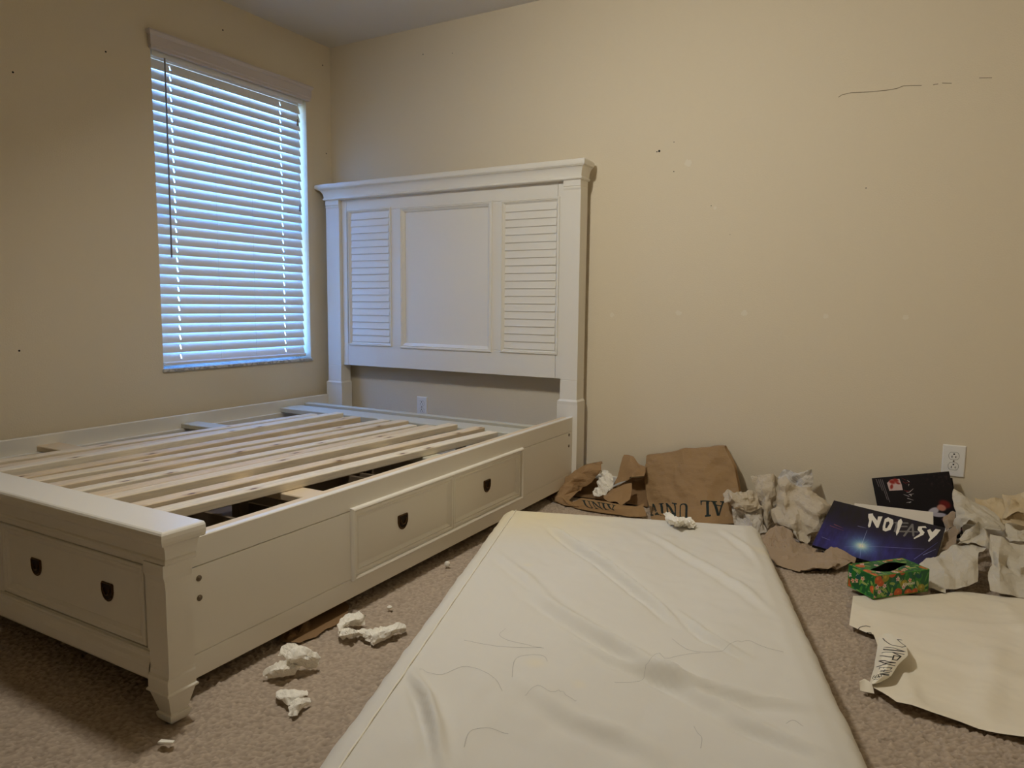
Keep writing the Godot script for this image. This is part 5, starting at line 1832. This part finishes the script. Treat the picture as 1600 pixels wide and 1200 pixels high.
		[V(1.661,-0.023,0.160),V(1.792,0.003,0.130),V(1.902,0.009,0.120),V(2.012,0.039,0.120),V(2.088,0.047,0.110)],
		[V(1.691,-0.071,0.220),V(1.825,-0.062,0.200),V(1.936,-0.052,0.200),V(2.044,-0.035,0.200),V(2.128,-0.016,0.200)]],
	"bag_tissue": [[V(1.858,0.125,0.120),V(1.886,0.129,0.130),V(1.911,0.114,0.120)],
		[V(1.857,0.076,0.160),V(1.903,0.096,0.190),V(1.934,0.097,0.160)],
		[V(1.852,0.034,0.200),V(1.905,0.064,0.220),V(1.945,0.066,0.190)],
		[V(1.868,0.020,0.230),V(1.900,0.028,0.250),V(1.927,0.038,0.240)]],
	"underbed_bag": [[V(1.660,0.003,1.975),V(1.660,0.010,1.893),V(1.660,0.015,1.802),V(1.650,0.006,1.709)],
		[V(1.710,-0.010,2.016),V(1.720,0.003,1.939),V(1.710,-0.018,1.841),V(1.700,-0.018,1.743)],
		[V(1.765,-0.027,1.995),V(1.775,-0.049,1.946),V(1.770,-0.048,1.891),V(1.750,-0.046,1.798)]],
	"tissue_twist_top": [[V(1.844,0.050,2.143),V(1.822,0.055,2.112),V(1.845,0.065,2.102),V(1.859,0.065,2.093),V(1.871,0.055,2.076),V(1.912,0.030,2.065)],
		[V(1.837,0.035,2.119),V(1.869,0.045,2.138),V(1.884,0.050,2.135),V(1.889,0.050,2.119),V(1.903,0.050,2.104),V(1.911,0.025,2.071)],
		[V(1.857,0.020,2.114),V(1.868,0.020,2.117),V(1.879,0.020,2.110),V(1.888,0.020,2.105),V(1.892,0.006,2.095),V(1.903,0.006,2.076)]],
	"tissue_twist_low": [[V(1.830,0.025,2.155),V(1.837,0.030,2.130),V(1.861,0.030,2.128),V(1.884,0.020,2.104)],
		[V(1.825,0.010,2.174),V(1.858,0.030,2.173),V(1.886,0.035,2.168),V(1.885,0.015,2.107)],
		[V(1.836,0.003,2.177),V(1.855,0.004,2.171),V(1.879,0.004,2.151),V(1.874,0.004,2.106)]],
	"tissue_long_head": [[V(1.790,0.030,1.863),V(1.797,0.035,1.835),V(1.818,0.035,1.822),V(1.842,0.030,1.820)],
		[V(1.823,0.030,1.912),V(1.845,0.040,1.900),V(1.836,0.030,1.856),V(1.839,0.015,1.816)],
		[V(1.843,0.025,1.930),V(1.836,0.020,1.887),V(1.827,0.008,1.850),V(1.846,0.005,1.827)]],
	"tissue_long_tail": [[V(1.826,0.020,1.916),V(1.849,0.025,1.896),V(1.864,0.012,1.874),V(1.884,0.015,1.861),V(1.915,0.020,1.847),V(1.932,0.022,1.822),V(1.951,0.025,1.802),V(1.953,0.012,1.780)],
		[V(1.847,0.015,1.933),V(1.886,0.030,1.932),V(1.884,0.020,1.896),V(1.910,0.020,1.896),V(1.952,0.030,1.895),V(1.963,0.030,1.873),V(1.973,0.030,1.845),V(1.971,0.015,1.797)],
		[V(1.849,0.004,1.922),V(1.866,0.005,1.902),V(1.874,0.006,1.885),V(1.900,0.005,1.888),V(1.950,0.004,1.911),V(1.952,0.004,1.878),V(1.961,0.005,1.840),V(1.966,0.006,1.797)]],
	"tissue_tri_top": [[V(1.905,0.006,2.203),V(1.933,0.012,2.196),V(1.961,0.014,2.188),V(1.965,0.008,2.165)],
		[V(1.927,0.008,2.228),V(1.969,0.020,2.232),V(1.990,0.022,2.219),V(1.988,0.010,2.185)],
		[V(1.948,0.006,2.232),V(1.981,0.008,2.240),V(1.993,0.015,2.226),V(1.986,0.010,2.199)]],
	"tissue_tri_low": [[V(1.983,0.012,2.229),V(1.992,0.020,2.218),V(2.001,0.020,2.211),V(2.002,0.008,2.196)],
		[V(1.994,0.010,2.249),V(2.009,0.020,2.250),V(2.017,0.022,2.239),V(2.007,0.006,2.202)],
		[V(2.005,0.004,2.263),V(2.016,0.004,2.262),V(2.021,0.004,2.254),V(2.010,0.004,2.223)]],
	"tissue_mattress": [[V(2.396,0.162,0.811),V(2.416,0.175,0.828),V(2.448,0.175,0.858),V(2.466,0.170,0.844),V(2.494,0.168,0.829),V(2.521,0.160,0.851)],
		[V(2.421,0.165,0.868),V(2.463,0.185,0.941),V(2.487,0.185,0.952),V(2.498,0.180,0.916),V(2.517,0.178,0.911),V(2.530,0.160,0.876)],
		[V(2.434,0.156,0.889),V(2.453,0.157,0.897),V(2.475,0.156,0.910),V(2.490,0.157,0.889),V(2.514,0.156,0.896),V(2.532,0.156,0.902)]],
	"bag_front": [[V(2.062,0.211,0.060),V(2.190,0.246,0.070),V(2.325,0.279,0.070),V(2.429,0.294,0.060)],
		[V(2.069,0.117,0.100),V(2.230,0.166,0.140),V(2.361,0.201,0.140),V(2.485,0.214,0.100)],
		[V(2.095,0.053,0.150),V(2.248,0.090,0.190),V(2.392,0.118,0.190),V(2.516,0.133,0.140)],
		[V(2.130,0.003,0.200),V(2.280,0.035,0.240),V(2.407,0.060,0.240),V(2.546,0.077,0.200)],
		[V(2.223,0.006,0.435),V(2.332,0.006,0.409),V(2.437,0.006,0.345),V(2.562,0.006,0.246)]],
	}
